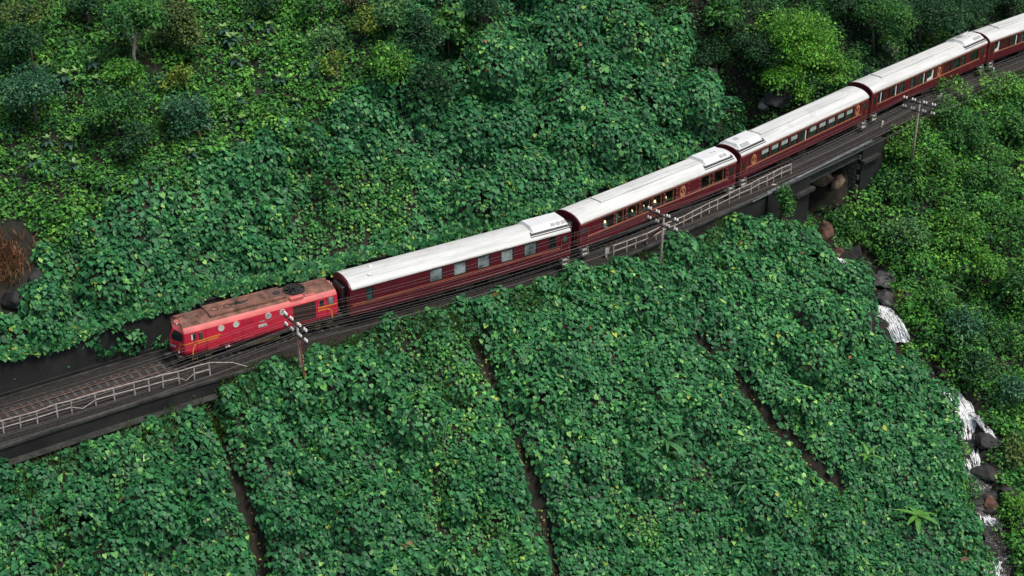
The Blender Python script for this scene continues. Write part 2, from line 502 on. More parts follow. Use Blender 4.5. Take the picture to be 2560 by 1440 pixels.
def open_ground(x, y, lim=0.75):
    """no plants grow in the falls or on the bare boulders"""
    ok = np.ones(np.shape(x), bool)
    for P in FALL_PTS: ok &= poly_dist(x, y, P)[0] > lim
    for p in ROCK_CLEAR: ok &= np.hypot(x - p[0], y - p[1]) > min(lim, .8)
    return ok
BARE = ground_poly([(-80, 560), (60, 560), (105, 620), (100, 700), (90, 760), (40, 790), (-80, 790)])
def drain_clear(x, y, w0=0.42):
    ok = np.ones(np.shape(x), bool)
    for L in DRAINS:
        D, _, bs = poly_dist(x, y, L)
        ok &= D > drain_width(bs, L) - 0.42 + w0
    return ok
def vine_top(xs):
    return np.interp(xs, [-45, -32, -27, -20, -10, -3, 3, 8, 30, 60], [8, 8.3, 9.5, 11.7, 13.2, 15, 20, 60, 60, 60])
def mask_low(x, y, xs, T, gd, gs):
    k = (T < np.interp(xs, [-16, -12, 2, 6], [-3.25, -2.55, -2.55, -3.25]) + 0.5 * fbm(x / 1.5, y / 1.5, 50)) & (gully_side(x, y) > 0) & (gd > 2.3 + 0.8 * fbm(x / 2, y / 2, 51)) & drain_clear(x, y) & open_ground(x, y, 1.3)
    wall = (xs > 5) & (xs < 27)
    k &= ~(wall & (T > -3.5)) & ~((xs < -22.5) & (T > -3.5))
    return k
def mask_up(x, y, xs, T, gd, gs):
    lim = vine_top(xs) + 0.9 * fbm(x / 2.5, y / 2.5, 52)
    left = -33.5 + 0.25 * T
    k = (T > 3.55) & (T < lim) & (gully_side(x, y) > 0) & (gd > 2.2 + 1.1 * fbm(x / 2, y / 2, 53)) & (xs < 24)
    k &= ~pip(x, y, BARE)
    return k
VINE_COLS = [(0.016, 0.088, 0.03), (0.027, 0.138, 0.044), (0.04, 0.188, 0.062), (0.062, 0.24, 0.074), (0.13, 0.35, 0.08), (0.27, 0.5, 0.12), (0.32, 0.4, 0.06), (0.34, 0.14, 0.045)]
def vine_colors(x, y, n, r, fine):
    w = [0.19, 0.33, 0.30, 0.13, 0.040, 0.008, 0.003, 0.0005]
    c = palette(n, VINE_COLS, w, 0.18, r)
    hi = r.random(n) < 0.42 * np.clip(fbm(x / 1.1, y / 1.1, 73) + 0.6 * fbm(x / 3.3, y / 3.3, 70) - 0.12, 0, 1)
    c = np.where(hi[:, None], palette(n, VINE_COLS[3:6], [0.35, 0.55, 0.10], 0.22, r), c)
    tone = fbm(x / 6.0, y / 6.0, 75) + 0.4 * fbm(x / 1.8, y / 1.8, 76)
    c = c * (1 + 0.30 * tone[:, None] * np.array([1.5, 1.0, 0.7]))
    return np.where(fine[:, None], c * np.array([1.25, 1.08, 0.78]), c)
def vines(name, mask, density, dome_density, seed, label, rmed=0.62, big=(0.034, 1.2, 2.3), extra=()):
    box = (GX0 + 1, GX1 - 1, GY0 + 1, GY1 - 1); up = np.array([0, 0, 1.0])
    # a carpet of leaves over the ground
    x, y, r = scatter(density, box, mask, seed)
    n = len(x); N = NRM(x, y)
    P = np.stack([x, y, H(x, y)], -1) + N * r.uniform(-0.05, 0.36, n)[:, None]
    nr = norm(N * 0.62 + up * 0.45 + r.normal(0, 0.27, (n, 3)))
    down = norm(N * np.array([1, 1, 0]) + 1e-4) + np.array([0, 0, -0.7])
    tip = down + r.normal(0, 0.5, (n, 3))
    # and the bulging heaps the vines have grown into, steep on the downhill side
    cx, cy, r2 = scatter(dome_density, box, mask, seed + 500)
    R = np.clip(r2.lognormal(math.log(rmed), 0.42, len(cx)), 0.28, 1.7)
    bx, by, r3 = scatter(big[0], box, mask, seed + 900)
    bk = drain_clear(bx, by, 2.0) & (np.abs(to_track(bx, by)[1]) > 4.6); bx, by = bx[bk], by[bk]
    bR = r3.uniform(big[1], big[2], len(bx))
    if len(extra):                                   # trees and stumps the vines have swallowed
        ex = np.array([[*hit(px, py)[:2], q] for px, py, q in extra]); bx = np.r_[bx, ex[:, 0]]; by = np.r_[by, ex[:, 1]]; bR = np.r_[bR, ex[:, 2]]
    far_d = np.min([poly_dist(bx, by, L)[0] for L in DRAINS], axis=0); kk = far_d > bR + 0.7; bx, by, bR = bx[kk], by[kk], bR[kk]
    bC = np.stack([bx, by, H(bx, by)], -1) + NRM(bx, by) * (bR * 0.15)[:, None]
    cx = np.r_[cx, bx]; cy = np.r_[cy, by]; R = np.r_[R, bR]
    near_d = np.min([poly_dist(cx, cy, L)[0] for L in DRAINS], axis=0); R = np.where(near_d < 2.2, np.minimum(R, np.maximum(0.28, near_d - 0.55)), R)
    Cn = NRM(cx, cy); C = np.stack([cx, cy, H(cx, cy)], -1) + Cn * (R * np.where(R > big[1] * .999, 0.15, 0.10))[:, None]
    k = np.maximum(6, (145 * R ** 2).astype(int)); idx = np.repeat(np.arange(len(C)), k); m = len(idx)
    d = norm(r2.normal(0, 1, (m, 3))); s_ = (d * Cn[idx]).sum(-1); d = np.where((s_ < -0.1)[:, None], d - 2 * s_[:, None] * Cn[idx], d)
    P2 = C[idx] + d * (R[idx] * (1.08 - 0.42 * r2.random(m) ** 1.5) * np.where(R[idx] > 1.2, 1 + 0.16 * fbm(d[:, 0] * R[idx] * 1.6 + idx, d[:, 1] * R[idx] * 1.6 + d[:, 2] * R[idx], 95), 1))[:, None] * np.array([1, 1, 0.95])
    nr2 = norm(d * 0.60 + up * 0.55 + r2.normal(0, 0.27, (m, 3)))
    tip2 = norm(d * np.array([1, 1, 0]) + down_at(P2) * 0.6) + np.array([0, 0, -0.9]) + r2.normal(0, 0.45, (m, 3))
    x2, y2 = P2[:, 0], P2[:, 1]
    S_, T_v = to_track(x2, y2); ok = ((T_v > 2.75) | (T_v < np.interp(np.interp(S_, TS, TX), [-16, -12, 2, 6], [-2.75, -2.15, -2.15, -2.75]))) & ((T_v > 0) | drain_clear(x2, y2, 0.55))
    ok &= P2[:, 2] > H(x2, y2) - 0.15
    P2, nr2, tip2 = P2[ok], nr2[ok], tip2[ok]
    def buried(Q):
        b = np.zeros(len(Q), bool)
        for c_, r_ in zip(bC, bR): b |= ((Q - c_) ** 2).sum(-1) < (0.74 * r_) ** 2
        return b
    ok = ~buried(P); P, nr, tip = P[ok], nr[ok], tip[ok]
    ok = ~buried(P2); P2, nr2, tip2 = P2[ok], nr2[ok], tip2[ok]
    P = np.r_[P, P2]; nr = np.r_[nr, nr2]; tip = np.r_[tip, tip2]; n = len(P); x, y = P[:, 0], P[:, 1]
    fine = xs_small(x, y) > 0
    sc = np.clip(r.lognormal(math.log(0.315), 0.25, n), 0.15, 0.58) * np.where(fine, 0.72, 1.0)
    o = leaf_mesh(name, T_HEART, P, nr, tip, sc, vine_colors(x, y, n, r, fine), M['vine_leaf'])
    tag(o, label, 'vines', kind='stuff')
    return o, P, nr
def down_at(P):
    N = NRM(P[:, 0], P[:, 1]); return norm(N * np.array([1, 1, 0]) + 1e-4)
_FINE = ground_poly([(760, 470), (1010, 430), (1030, 560), (900, 650), (780, 690), (740, 600)])
def xs_small(x, y):
    j = 1.6 * fbm(x / 1.2, y / 1.2, 90)
    return np.where(pip(x + j, y + 1.6 * fbm(x / 1.2, y / 1.2, 91), _FINE) | (fbm(x / 4.5, y / 4.5, 93) + .35 * fbm(x / 1.0, y / 1.0, 94) > .42), 1.0, -1.0)
_v1 = vines('vine_cover', mask_low, 28, 0.55, 11, 'dense carpet of dark green heart-shaped vine leaves below the track')
_v2 = vines('vine_cover', mask_up, 28, 0.42, 12, 'dense mass of heart-shaped vine leaves on the bank behind the train', 0.75, big=(0.032, 1.3, 2.4), extra=[(1235, 190, 2.6), (1225, 130, 1.9), (1390, 110, 3.0), (1410, 50, 2.4), (1480, 200, 2.6), (1570, 110, 3.1), (1560, 40, 2.2), (1680, 140, 2.6), (1690, 70, 1.8), (1800, 330, 2.6), (1640, 290, 2.7), (1350, 330, 2.4), (1520, 360, 2.6), (1180, 330, 2.2), (1150, 210, 1.7), (1740, 260, 2.2)])
print('vine leaves', len(_v1[1]), len(_v2[1]))

def curtain():
    """vine leaves hanging over the top of the wall behind the train"""
    r = np.random.default_rng(77); n = 9000
    s = r.uniform(s_at_x(-46), s_at_x(19), n)
    drop = np.clip(0.45 + 0.8 * fbm(s / 2.4, s * 0, 71) + 0.6 * fbm(s / 0.7, s * 0, 72), 0.05, 0.95)
    f = r.random(n); z = 2.95 - drop * f; t = 3.55 - 0.50 * np.sqrt(np.clip(f * drop, 0, 1)) - r.uniform(0, .25, n) + (f < .25) * r.uniform(0, .9, n)
    x = np.interp(s, TS, TX); y = np.interp(s, TS, TY); h = np.interp(s, TS, _hd)
    P = np.stack([x - t * np.sin(h), y + t * np.cos(h), z + .3 * np.clip(t - 3.4, 0, 1)], -1)
    out = np.stack([np.sin(h), -np.cos(h), 0 * h], -1)
    nr = norm(out * .7 + np.array([0, 0, .5]) + r.normal(0, .35, (n, 3))); tip = np.array([0, 0, -1.0]) + r.normal(0, .55, (n, 3))
    c = palette(n, VINE_COLS, [.25, .3, .2, .13, .08, .02, .02, .001], .25, r)
    o = leaf_mesh('hanging_vines', T_HEART, P, nr, tip, np.clip(r.lognormal(math.log(.34), .27, n), .16, .6), c, M['vine_leaf'])
    tag(o, 'vine leaves hanging over the top of the wall behind the train', 'vines', kind='stuff')
curtain()

def drain_weeds():
    """yellowing weeds and fallen leaves in the bare drains"""
    r = np.random.default_rng(91); P = []
    for L in DRAINS:
        tot = np.hypot(*np.diff(L, axis=0).T).sum(); n = int(tot * 26); f = r.random(n); g = f * (len(L) - 1); i = np.minimum(g.astype(int), len(L) - 2)
        q = L[i] + (L[i + 1] - L[i]) * (g - i)[:, None] + r.normal(0, .55, (n, 2)); k = fbm(q[:, 0] / .8, q[:, 1] / .8, 92) > .0
        P.append(q[k])
    P = np.concatenate(P); n = len(P); z = H(P[:, 0], P[:, 1]) + r.uniform(.02, .5, n) * (r.random(n) < .7)
    c = palette(n, [(0.16, 0.30, 0.045), (0.26, 0.30, 0.05), (0.06, 0.17, 0.04), (0.16, 0.08, 0.04), (0.30, 0.20, 0.12)], [.36, .2, .2, .16, .08], .3, r)
    o = leaf_mesh('drain_weeds', T_OVAL, np.c_[P, z], norm(np.array([0, 0, 1.0]) + NRM(P[:, 0], P[:, 1]) * .5 + r.normal(0, .5, (n, 3))), r.normal(0, 1, (n, 3)), r.uniform(.10, .30, n), c, M['shrub_leaf'])
    tag(o, 'yellowing weeds and dead leaves in the bare earth drains', 'weeds', kind='stuff')
drain_weeds()
# ---------------------------------------------------------------- railway line
M['ballast'] = mat('ballast', (0.010, 0.009, 0.008), 0.95, 0.6, 6.0, bump=1.0, color2=(0.032, 0.026, 0.021), detail=9)
M['rail'] = mat('rail_steel', (0.20, 0.15, 0.13), 0.45, 0.3, 2.0, metal=0.6)
M['sleeper'] = mat('sleeper', (0.060, 0.055, 0.050), 0.9, 0.4, 2.5)
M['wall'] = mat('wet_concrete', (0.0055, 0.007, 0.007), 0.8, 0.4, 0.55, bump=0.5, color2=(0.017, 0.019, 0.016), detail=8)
M['wall_light'] = mat('worn_concrete', (0.022, 0.025, 0.022), 0.85, 0.5, 0.9, bump=0.5, color2=(0.06, 0.06, 0.052), detail=8)
M['deck'] = mat('bridge_steel', (0.020, 0.023, 0.024), 0.55, 0.3, 1.2, color2=(0.045, 0.05, 0.05))
M['galv'] = mat('railing_steel', (0.52, 0.45, 0.40), 0.6, 0.3, 4.0)

def sweep(name, sec, s0, s1, material, parent=None, step=1.0, zfun=None):
    """extrude a closed section of (t, z) points along the track"""
    n = max(2, int((s1 - s0) / step)); ss = np.linspace(s0, s1, n + 1); K = len(sec)
    mb = MB(); vs = []
    for s in ss:
        for t, z in sec:
            p, h = track_pt(s, t, z if zfun is None else zfun(s, z)); vs.append(p)
    fs = []
    for i in range(n):
        for k in range(K):
            k2 = (k + 1) % K
            fs.append((i * K + k, i * K + k2, (i + 1) * K + k2, (i + 1) * K + k))
    fs.append(tuple(range(K))[::-1]); fs.append(tuple(n * K + k for k in range(K)))
    mb.add(vs, fs)
    return mb.build(name, material, parent)

S0, S1 = s_at_x(-60), s_at_x(84)
bed = sweep('railway_track', [(-2.85, -0.6), (-2.85, -0.47), (-1.75, -0.40), (-1.35, -0.20), (1.35, -0.20), (1.75, -0.40), (2.95, -0.47), (2.95, -0.6)][::-1], S0, S1, M['ballast'])
tag(bed, 'dark ballast bed of the single railway track', kind='structure')
for t in (-0.5, 0.5):
    sweep('rail', [(t - 0.06, -0.14), (t - 0.06, -0.125), (t - 0.015, -0.11), (t - 0.015, -0.04), (t - 0.035, -0.03), (t - 0.035, 0.0), (t + 0.035, 0.0), (t + 0.035, -0.03), (t + 0.015, -0.04), (t + 0.015, -0.11), (t + 0.06, -0.125), (t + 0.06, -0.14)][::-1], S0, S1, M['rail'], bed)
_sl = MB().box(-0.12, 0.12, -0.98, 0.98, -0.30, -0.143).mesh('sleeper', M['sleeper'], bevel=0.015)
for s in np.arange(s_at_x(-44), s_at_x(70), 0.62):
    p, h = track_pt(s)
    o = link_mesh('sleeper', _sl, None, bed); o.location = p; o.rotation_euler = (0, 0, float(h) + random.Random(int(s * 100)).uniform(-0.03, 0.03))

# ---------------------------------------------------------------- retaining walls
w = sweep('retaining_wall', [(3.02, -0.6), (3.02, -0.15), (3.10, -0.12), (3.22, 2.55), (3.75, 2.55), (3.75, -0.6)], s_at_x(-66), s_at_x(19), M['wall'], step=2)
tag(w, 'tall dark stained concrete wall between the track and the vine bank behind the train', 'wall')
sweep('coping', [(3.12, 2.55), (3.12, 2.68), (3.72, 2.72), (3.72, 2.55)], s_at_x(-66), s_at_x(19), M['wall_light'], w, step=2)
sweep('drain_channel', [(2.72, -0.46), (2.72, -0.30), (2.84, -0.30), (2.84, -0.46)], s_at_x(-66), s_at_x(19), M['wall_light'], w, step=2)
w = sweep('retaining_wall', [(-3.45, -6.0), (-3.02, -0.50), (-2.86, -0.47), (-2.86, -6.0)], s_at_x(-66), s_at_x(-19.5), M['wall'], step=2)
tag(w, 'dark concrete retaining wall below the railing at the left', 'wall')
sweep('coping', [(-3.14, -0.62), (-3.14, -0.44), (-2.88, -0.42), (-2.88, -0.62)], s_at_x(-66), s_at_x(-20), M['wall_light'], w, step=2)
sweep('ledge', [(-3.62, -1.75), (-3.55, -1.62), (-3.05, -1.60), (-3.05, -1.75)], s_at_x(-66), s_at_x(-22), M['wall_light'], w, step=2)

# ---------------------------------------------------------------- bridge
sA, sB = s_at_x(25.0), s_at_x(30.9)         # the opening between the two abutments
br = empty('railway_bridge', tuple(track_pt((sA + sB) / 2, 0, -8.0)[0]))
tag(br, 'short dark girder bridge carrying the train over the rocky stream', 'bridge')
def sub(o, parent):
    """attach an object built in world coordinates to a parent standing elsewhere"""
    o.parent = parent
    o.matrix_parent_inverse = Matrix.Translation(-Vector(parent.location))
    return o
sub(sweep('deck', [(-3.25, -0.95), (-3.25, -0.62), (3.0, -0.62), (3.0, -0.95)], sA - 1.0, sB + 1.0, M['deck']), br)
for t in (-2.9, -0.9, 0.9, 2.6):
    sub(sweep('girder', [(t - 0.14, -1.75), (t - 0.14, -1.66), (t - 0.03, -1.64), (t - 0.03, -0.96), (t + 0.03, -0.96), (t + 0.03, -1.64), (t + 0.14, -1.66), (t + 0.14, -1.75)], sA - 0.8, sB + 0.8, M['deck']), br)
sub(sweep('walkway', [(-3.22, -0.61), (-3.22, -0.52), (-2.45, -0.50), (-2.45, -0.61)], s_at_x(19), sB + 2.0, mat('walkway', (0.16, 0.19, 0.19), 0.4, 0.4, 1.5)), br)
sub(sweep('kerb_beam', [(-3.40, -0.66), (-3.40, -0.40), (-3.24, -0.40), (-3.24, -0.66)], s_at_x(21), sB + 2.5, M['deck']), br)

def abut(name, s0, s1, label, t0=-3.3, t1=3.2, zt=-0.66, zb=-13.0):
    a = sweep(name, [(t0, zb), (t0, zt), (t1, zt), (t1, zb)], s0, s1, M['wall'])
    tag(a, label, 'abutment')
    return a
a1 = abut('bridge_abutment', s_at_x(20.5), sA, 'dark concrete abutment at the left end of the bridge')
sweep('bearing_shelf', [(-3.75, -2.15), (-3.75, -1.85), (-3.31, -1.85), (-3.31, -2.15)], sA - 2.6, sA + 0.25, M['wall_light'], a1)
a2 = abut('bridge_abutment', sB, s_at_x(33.4), 'dark concrete and stone abutment at the right end of the bridge')
sweep('bearing_shelf', [(-3.75, -2.15), (-3.75, -1.85), (-3.31, -1.85), (-3.31, -2.15)], sB - 0.25, sB + 2.6, M['wall_light'], a2)
M['stone'] = mat('block_stone', (0.05, 0.05, 0.045), 0.85, 0.5, 2.2, bump=0.6, color2=(0.16, 0.155, 0.14), detail=8)
_rs = random.Random(5)
for row in range(13):                         # rough stone blocks facing the stream
    t = -3.2 + (0.35 if row % 2 else 0.0)
    while t < 2.6:
        wd = _rs.uniform(0.55, 0.95); z0 = -1.35 - 0.52 * (row + 1)
        p, h = track_pt(sB - 0.06, t + wd / 2, z0 + 0.25)
        d = _rs.uniform(0.10, 0.22)
        o = MB().box(-d, 0.06, -wd / 2 + 0.02, wd / 2 - 0.02, -0.235, 0.235).build('stone_block', M['stone'], a2, bevel=0.04)
        o.location = p; o.rotation_euler = (_rs.uniform(-.03, .03), 0, float(h)); t += wd
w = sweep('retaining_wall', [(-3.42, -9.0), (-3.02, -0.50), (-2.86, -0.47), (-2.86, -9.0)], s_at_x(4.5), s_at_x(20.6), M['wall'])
tag(w, 'dark stained retaining wall under the long railing left of the bridge', 'wall')
sweep('coping', [(-3.16, -0.62), (-3.16, -0.44), (-2.88, -0.42), (-2.88, -0.62)], s_at_x(4.5), s_at_x(20.6), M['wall_light'], w)

# ---------------------------------------------------------------- railings
def railing(pix, zb, hgt, label, broken=()):
    pts = [at_z(px, py, zb) for px, py in pix]
    root = empty('railing', tuple(pts[len(pts) // 2]))
    tag(root, label, 'railing')
    r = random.Random(len(pts))
    tops = []
    for p in pts:
        tp = Vector(p) + Vector((r.uniform(-.04, .04), r.uniform(-.04, .04), hgt + r.uniform(-.03, .03)))
        sub(MB().bar(p, tp, 0.075).build('post', M['galv']), root); tops.append(tp)
    for i in range(len(pts) - 1):
        a, b = tops[i], tops[i + 1]
        sub(MB().bar(a - Vector((0, 0, .03)), b - Vector((0, 0, .03)), 0.055).build('top_rail', M['galv']), root)
        m0 = Vector(pts[i]).lerp(a, 0.5); m1 = Vector(pts[i + 1]).lerp(b, 0.5)
        if i in broken:
            mid = m0.lerp(m1, 0.45) - Vector((0, 0, 0.38))
            sub(MB().tube([m0, mid, m1], 0.024, 5).build('middle_rail', M['galv']), root)
        else:
            sub(MB().bar(m0, m1, 0.05).build('middle_rail', M['galv']), root)
    return root, tops
_pl = [(-75, 1112), (-32, 1099)] + [(x * .2917, 760 + y * .2917) for x, y in ((35, 1120), (180, 1075), (325, 1035), (497, 980), (620, 945), (825, 880), (985, 835), (1160, 790), (1282, 758), (1400, 725), (1540, 690), (1668, 655), (1803, 620))]
rl, tl = railing(_pl, -0.5, 1.15, 'pale metal railing along the track edge at the left, bent at one end', broken=(6, 12))
e1 = Vector(at_z(581, 906, 0.35)); e2 = Vector(at_z(618, 916, -0.15))
sub(MB().tube([tl[-1], e1, e2], 0.028, 5).build('bent_rail', M['galv']), rl)
_pm = [(1380 + x * .2222, 340 + y * .2222) for x, y in ((695, 1365), (840, 1310), (940, 1270), (1065, 1222), (1170, 1172), (1270, 1110), (1380, 1070), (1480, 1022), (1575, 975), (1675, 925), (1768, 878), (1858, 835), (1993, 770), (2105, 712), (2235, 655))] + [(1780 + x * .2361, 180 + y * .2361) for x, y in ((408, 1295), (492, 1250), (580, 1212), (650, 1170), (733, 1130), (835, 1088))]
railing(_pm, -0.5, 1.1, 'long pale metal railing on the wall between the middle pole and the bridge')

# ---------------------------------------------------------------- telegraph poles and wires
M['pole'] = mat('pole_concrete', (0.34, 0.30, 0.24), 0.8, 0.35, 2.0)
M['iron'] = mat('red_iron', (0.22, 0.055, 0.045), 0.6, 0.3, 3.0)
M['arm'] = mat('cross_arm', (0.04, 0.035, 0.035), 0.7)
M['porcelain'] = mat('porcelain', (0.80, 0.77, 0.70), 0.2)
INS = (-1.62, -1.36, -0.72, -0.46, 0.46, 0.72, 1.36, 1.62)
_ins = MB()
_ins.tube([(0, 0, 0), (0, 0, 0.10)], 0.018, 5)
_ins.tube([(0, 0, 0.09), (0, 0, 0.13), (0, 0, 0.22), (0, 0, 0.29), (0, 0, 0.32)], [0.095, 0.10, 0.085, 0.06, 0.02], 8)
_ins_me = _ins.mesh('insulator', M['porcelain'], smooth=True)
POLES = []
def pole(x, y, ztop, turn, label, strut=None, lean=(0, 0)):
    zb = float(H(x, y)) - 0.6
    root = empty('telegraph_pole', (x, y, zb)); tag(root, label, 'telegraph pole', 'telegraph poles beside the track')
    S, T = to_track([x], [y]); h = float(np.interp(S[0], TS, _hd)) + turn
    hgt = ztop - zb
    MB().tube([(-lean[0], -lean[1], 0), (-lean[0] * .5, -lean[1] * .5, hgt * .5), (0, 0, hgt)], [0.13, 0.11, 0.085], 8).build('post', M['pole'], root, smooth=True)
    pos = []
    ax = Vector((math.sin(h), -math.cos(h), 0)); al = Vector((math.cos(h), math.sin(h), 0))
    for k, dz in enumerate((-0.12, -0.98)):
        c = Vector((0, 0, hgt + dz)) - al * 0.15
        MB().bar(c - ax * 1.75, c + ax * 1.75, 0.10, 0.12).build('cross_arm', M['arm'], root)
        MB().bar(c - ax * 0.8 - Vector((0, 0, 0.05)), c + al * 0.12 - Vector((0, 0, 0.55)), 0.035).build('brace', M['iron'], root)
        for q in INS:
            o = link_mesh('insulator', _ins_me, None, root); o.location = c + ax * q + Vector((0, 0, 0.06))
            pos.append(Vector((x, y, zb)) + c + ax * q + Vector((0, 0, 0.25)))
    if strut is not None:
        b = Vector(strut) - Vector((x, y, zb))
        MB().bar(Vector((0.05, -0.1, hgt - 0.9)), b, 0.13).build('strut', M['iron'], root)
    POLES.append(pos); return root
def pole_xy(px, py, z): return at_z(px, py, z)
q = track_pt(s_at_x(-46), -4.6)[0]; pole(q[0], q[1], 3.2, 0, 'telegraph pole beside the track at the far left end of the wires')
q = pole_xy(743, 806, 3.0); pole(q[0], q[1], 3.0, 0.08, 'telegraph pole with red strut and white insulators in front of the locomotive', strut=hit(770, 985) - np.array([0, 0, .6]))
q = pole_xy(1660, 536, 3.1); pole(q[0], q[1], 3.1, 0, 'pale telegraph pole beside the railing in front of the second carriage', strut=at_z(1612, 606, -0.4), lean=(0.12, 0))
q = pole_xy(2300, 254, 3.1); pole(q[0], q[1], 3.1, 0.1, 'telegraph pole standing in the bushes right of the bridge', lean=(0.1, 0))
q = track_pt(s_at_x(66), -5.2)[0]; pole(q[0], q[1], 3.2, 0, 'telegraph pole beside the track at the far right end of the wires')
M['wire'] = mat('wire', (0.18, 0.17, 0.165), 0.85, spec=0.1)
for k in range(16):
    if k in (3, 12): continue
    pts = []
    for i in range(len(POLES) - 1):
        a, b = POLES[i][k], POLES[i + 1][k]; sag = 0.55 + 0.06 * ((k * 7) % 5)
        for j in range(10):
            f = j / 10; pts.append(a.lerp(b, f) - Vector((0, 0, sag * 4 * f * (1 - f))))
    pts.append(POLES[-1][k])
    o = MB().tube(pts, 0.008, 4).build('telegraph_wire', M['wire'])
    tag(o, 'thin telegraph wire strung from pole to pole along the track', 'wire', 'telegraph wires along the track')

# ---------------------------------------------------------------- small things beside the track
M['white_paint'] = mat('white_paint', (0.72, 0.70, 0.66), 0.6, 0.2, 5.0)
def marker(px, py, hgt, wd, label, board=False):
    p = at_z(px, py, -0.5); root = empty('marker_post', tuple(p)); tag(root, label, 'marker')
    h = float(np.interp(to_track([p[0]], [p[1]])[0][0], TS, _hd))
    o = MB().box(-0.05, 0.05, -0.04, 0.04, 0, hgt).build('stake', M['white_paint'], root); o.rotation_euler = (0.06, 0, h)
    o = MB().box(-wd / 2, wd / 2, -0.09, -0.045, hgt * 0.42, hgt + 0.03).build('board', M['white_paint'] if not board else mat('grey_board', (0.42, 0.40, 0.38), 0.6), root, bevel=0.02); o.rotation_euler = (0.06, 0, h)
marker(1515, 645, 0.95, 0.48, 'small grey board on a stake at the start of the long railing', board=True)
marker(2203, 320, 0.75, 0.24, 'short white marker post beside the track near the third carriage end')
marker(2480, 186, 0.75, 0.22, 'short white marker post beside the track at the far right')
marker(2349, 246, 0.55, 0.50, 'small white block at the track edge right of the far pole')
def litter(px, py, z, sx, sy, label, c):
    p = at_z(px, py, z)
    o = MB().add([(-sx, -sy, 0), (sx, -sy * .6, 0.03), (sx * .8, sy, 0.0), (-sx * .6, sy * .9, 0.05), (0, 0, 0.10)], [(0, 1, 4), (1, 2, 4), (2, 3, 4), (3, 0, 4), (3, 2, 1, 0)]).build('debris', mat('debris', c, 0.8)); o.location = p
    tag(o, label, 'debris')
litter(115, 1049, -0.44, 0.22, 0.14, 'tan scrap lying on the wall top by the left railing', (0.45, 0.28, 0.16))
litter(1935, 462, -0.40, 0.25, 0.12, 'pale scrap on the bridge edge beside the railing end', (0.5, 0.45, 0.38))
# ---------------------------------------------------------------- the train
M['maroon'] = mat('maroon_paint', (0.108, 0.010, 0.019), 0.38, 0.14, 0.8, coat=0.25)
M['maroon_dark'] = mat('maroon_end', (0.075, 0.009, 0.015), 0.5, 0.2, 1.0)
M['copper'] = mat('copper_stripe', (0.40, 0.135, 0.085), 0.45)
M['orange_line'] = mat('orange_line', (0.46, 0.15, 0.075), 0.45)
M['gold'] = mat('gold_emblem', (0.62, 0.30, 0.13), 0.4)
M['roof_white'] = mat('roof_white', (0.72, 0.745, 0.735), 0.5, 0.14, 0.45, color2=(0.80, 0.815, 0.81))
def roof_material():
    m = bpy.data.materials.new('weathered_white_roof'); m.use_nodes = True; nt = m.node_tree; b = nt.nodes['Principled BSDF']; b.inputs['Roughness'].default_value = .55
    tc = nt.nodes.new('ShaderNodeTexCoord'); oi = nt.nodes.new('ShaderNodeObjectInfo'); ad = nt.nodes.new('ShaderNodeVectorMath'); ad.operation = 'ADD'
    nt.links.new(tc.outputs['Object'], ad.inputs[0]); nt.links.new(oi.outputs['Location'], ad.inputs[1])
    def nz(scale, detail, lo, hi):
        mp = nt.nodes.new('ShaderNodeMapping'); mp.inputs['Scale'].default_value = scale; nt.links.new(ad.outputs[0], mp.inputs[0])
        n = nt.nodes.new('ShaderNodeTexNoise'); n.inputs['Scale'].default_value = 1; n.inputs['Detail'].default_value = detail; n.inputs['Roughness'].default_value = .65; nt.links.new(mp.outputs[0], n.inputs['Vector'])
        r = nt.nodes.new('ShaderNodeMapRange'); r.inputs['From Min'].default_value = lo; r.inputs['From Max'].default_value = hi; nt.links.new(n.outputs['Fac'], r.inputs['Value']); return r.outputs['Result']
    def mixc(f, a, c):
        x = nt.nodes.new('ShaderNodeMix'); x.data_type = 'RGBA'; nt.links.new(f, x.inputs['Factor'])
        if isinstance(a, tuple): x.inputs['A'].default_value = (*a, 1)
        else: nt.links.new(a, x.inputs['A'])
        x.inputs['B'].default_value = (*c, 1); return x.outputs['Result']
    c = mixc(nz((.16, 2.6, 1.2), 6, .42, .85), (0.63, 0.635, 0.61), (0.34, 0.37, 0.345))
    c = mixc(nz((.5, .6, .6), 8, .56, .95), c, (0.34, 0.31, 0.26))
    c = mixc(nz((2.6, 3.0, 3.0), 4, .70, .80), c, (0.22, 0.17, 0.13))
    nt.links.new(c, b.inputs['Base Color']); return m
M['roof_white'] = roof_material()
M['roof_trim'] = mat('roof_trim', (0.70, 0.70, 0.66), 0.5, 0.2, 1.5)
M['ac_white'] = mat('unit_white', (0.66, 0.675, 0.67), 0.4, 0.05, 1.0)
M['grille'] = mat('grille_grey', (0.36, 0.37, 0.36), 0.7, 0.2, 8.0)
M['dark_metal'] = mat('dark_metal', (0.020, 0.020, 0.019), 0.6, 0.4, 2.0)
M['under'] = mat('underframe', (0.016, 0.015, 0.013), 0.8, 0.5, 2.0, color2=(0.05, 0.045, 0.03))
M['rubber'] = mat('rubber', (0.012, 0.012, 0.012), 0.7)
M['step'] = mat('step_metal', (0.38, 0.37, 0.33), 0.5, 0.3, 4.0)
M['wood'] = mat('brown_frame', (0.22, 0.075, 0.03), 0.5)
M['pane_pale'] = mat('frosted_pane', (0.14, 0.19, 0.185), 0.12, 0.5, 0.9, color2=(0.42, 0.50, 0.49), spec=0.8)
M['pane_dark'] = mat('dark_pane', (0.012, 0.020, 0.018), 0.08, 0.4, 1.0, spec=0.8, color2=(0.03, 0.05, 0.045))
M['pane_green'] = mat('tinted_pane', (0.03, 0.075, 0.07), 0.12, 0.4, 1.0, spec=0.8, color2=(0.07, 0.13, 0.12))
M['shutter'] = mat('shutter', (0.055, 0.012, 0.012), 0.5, 0.2, 2.0)
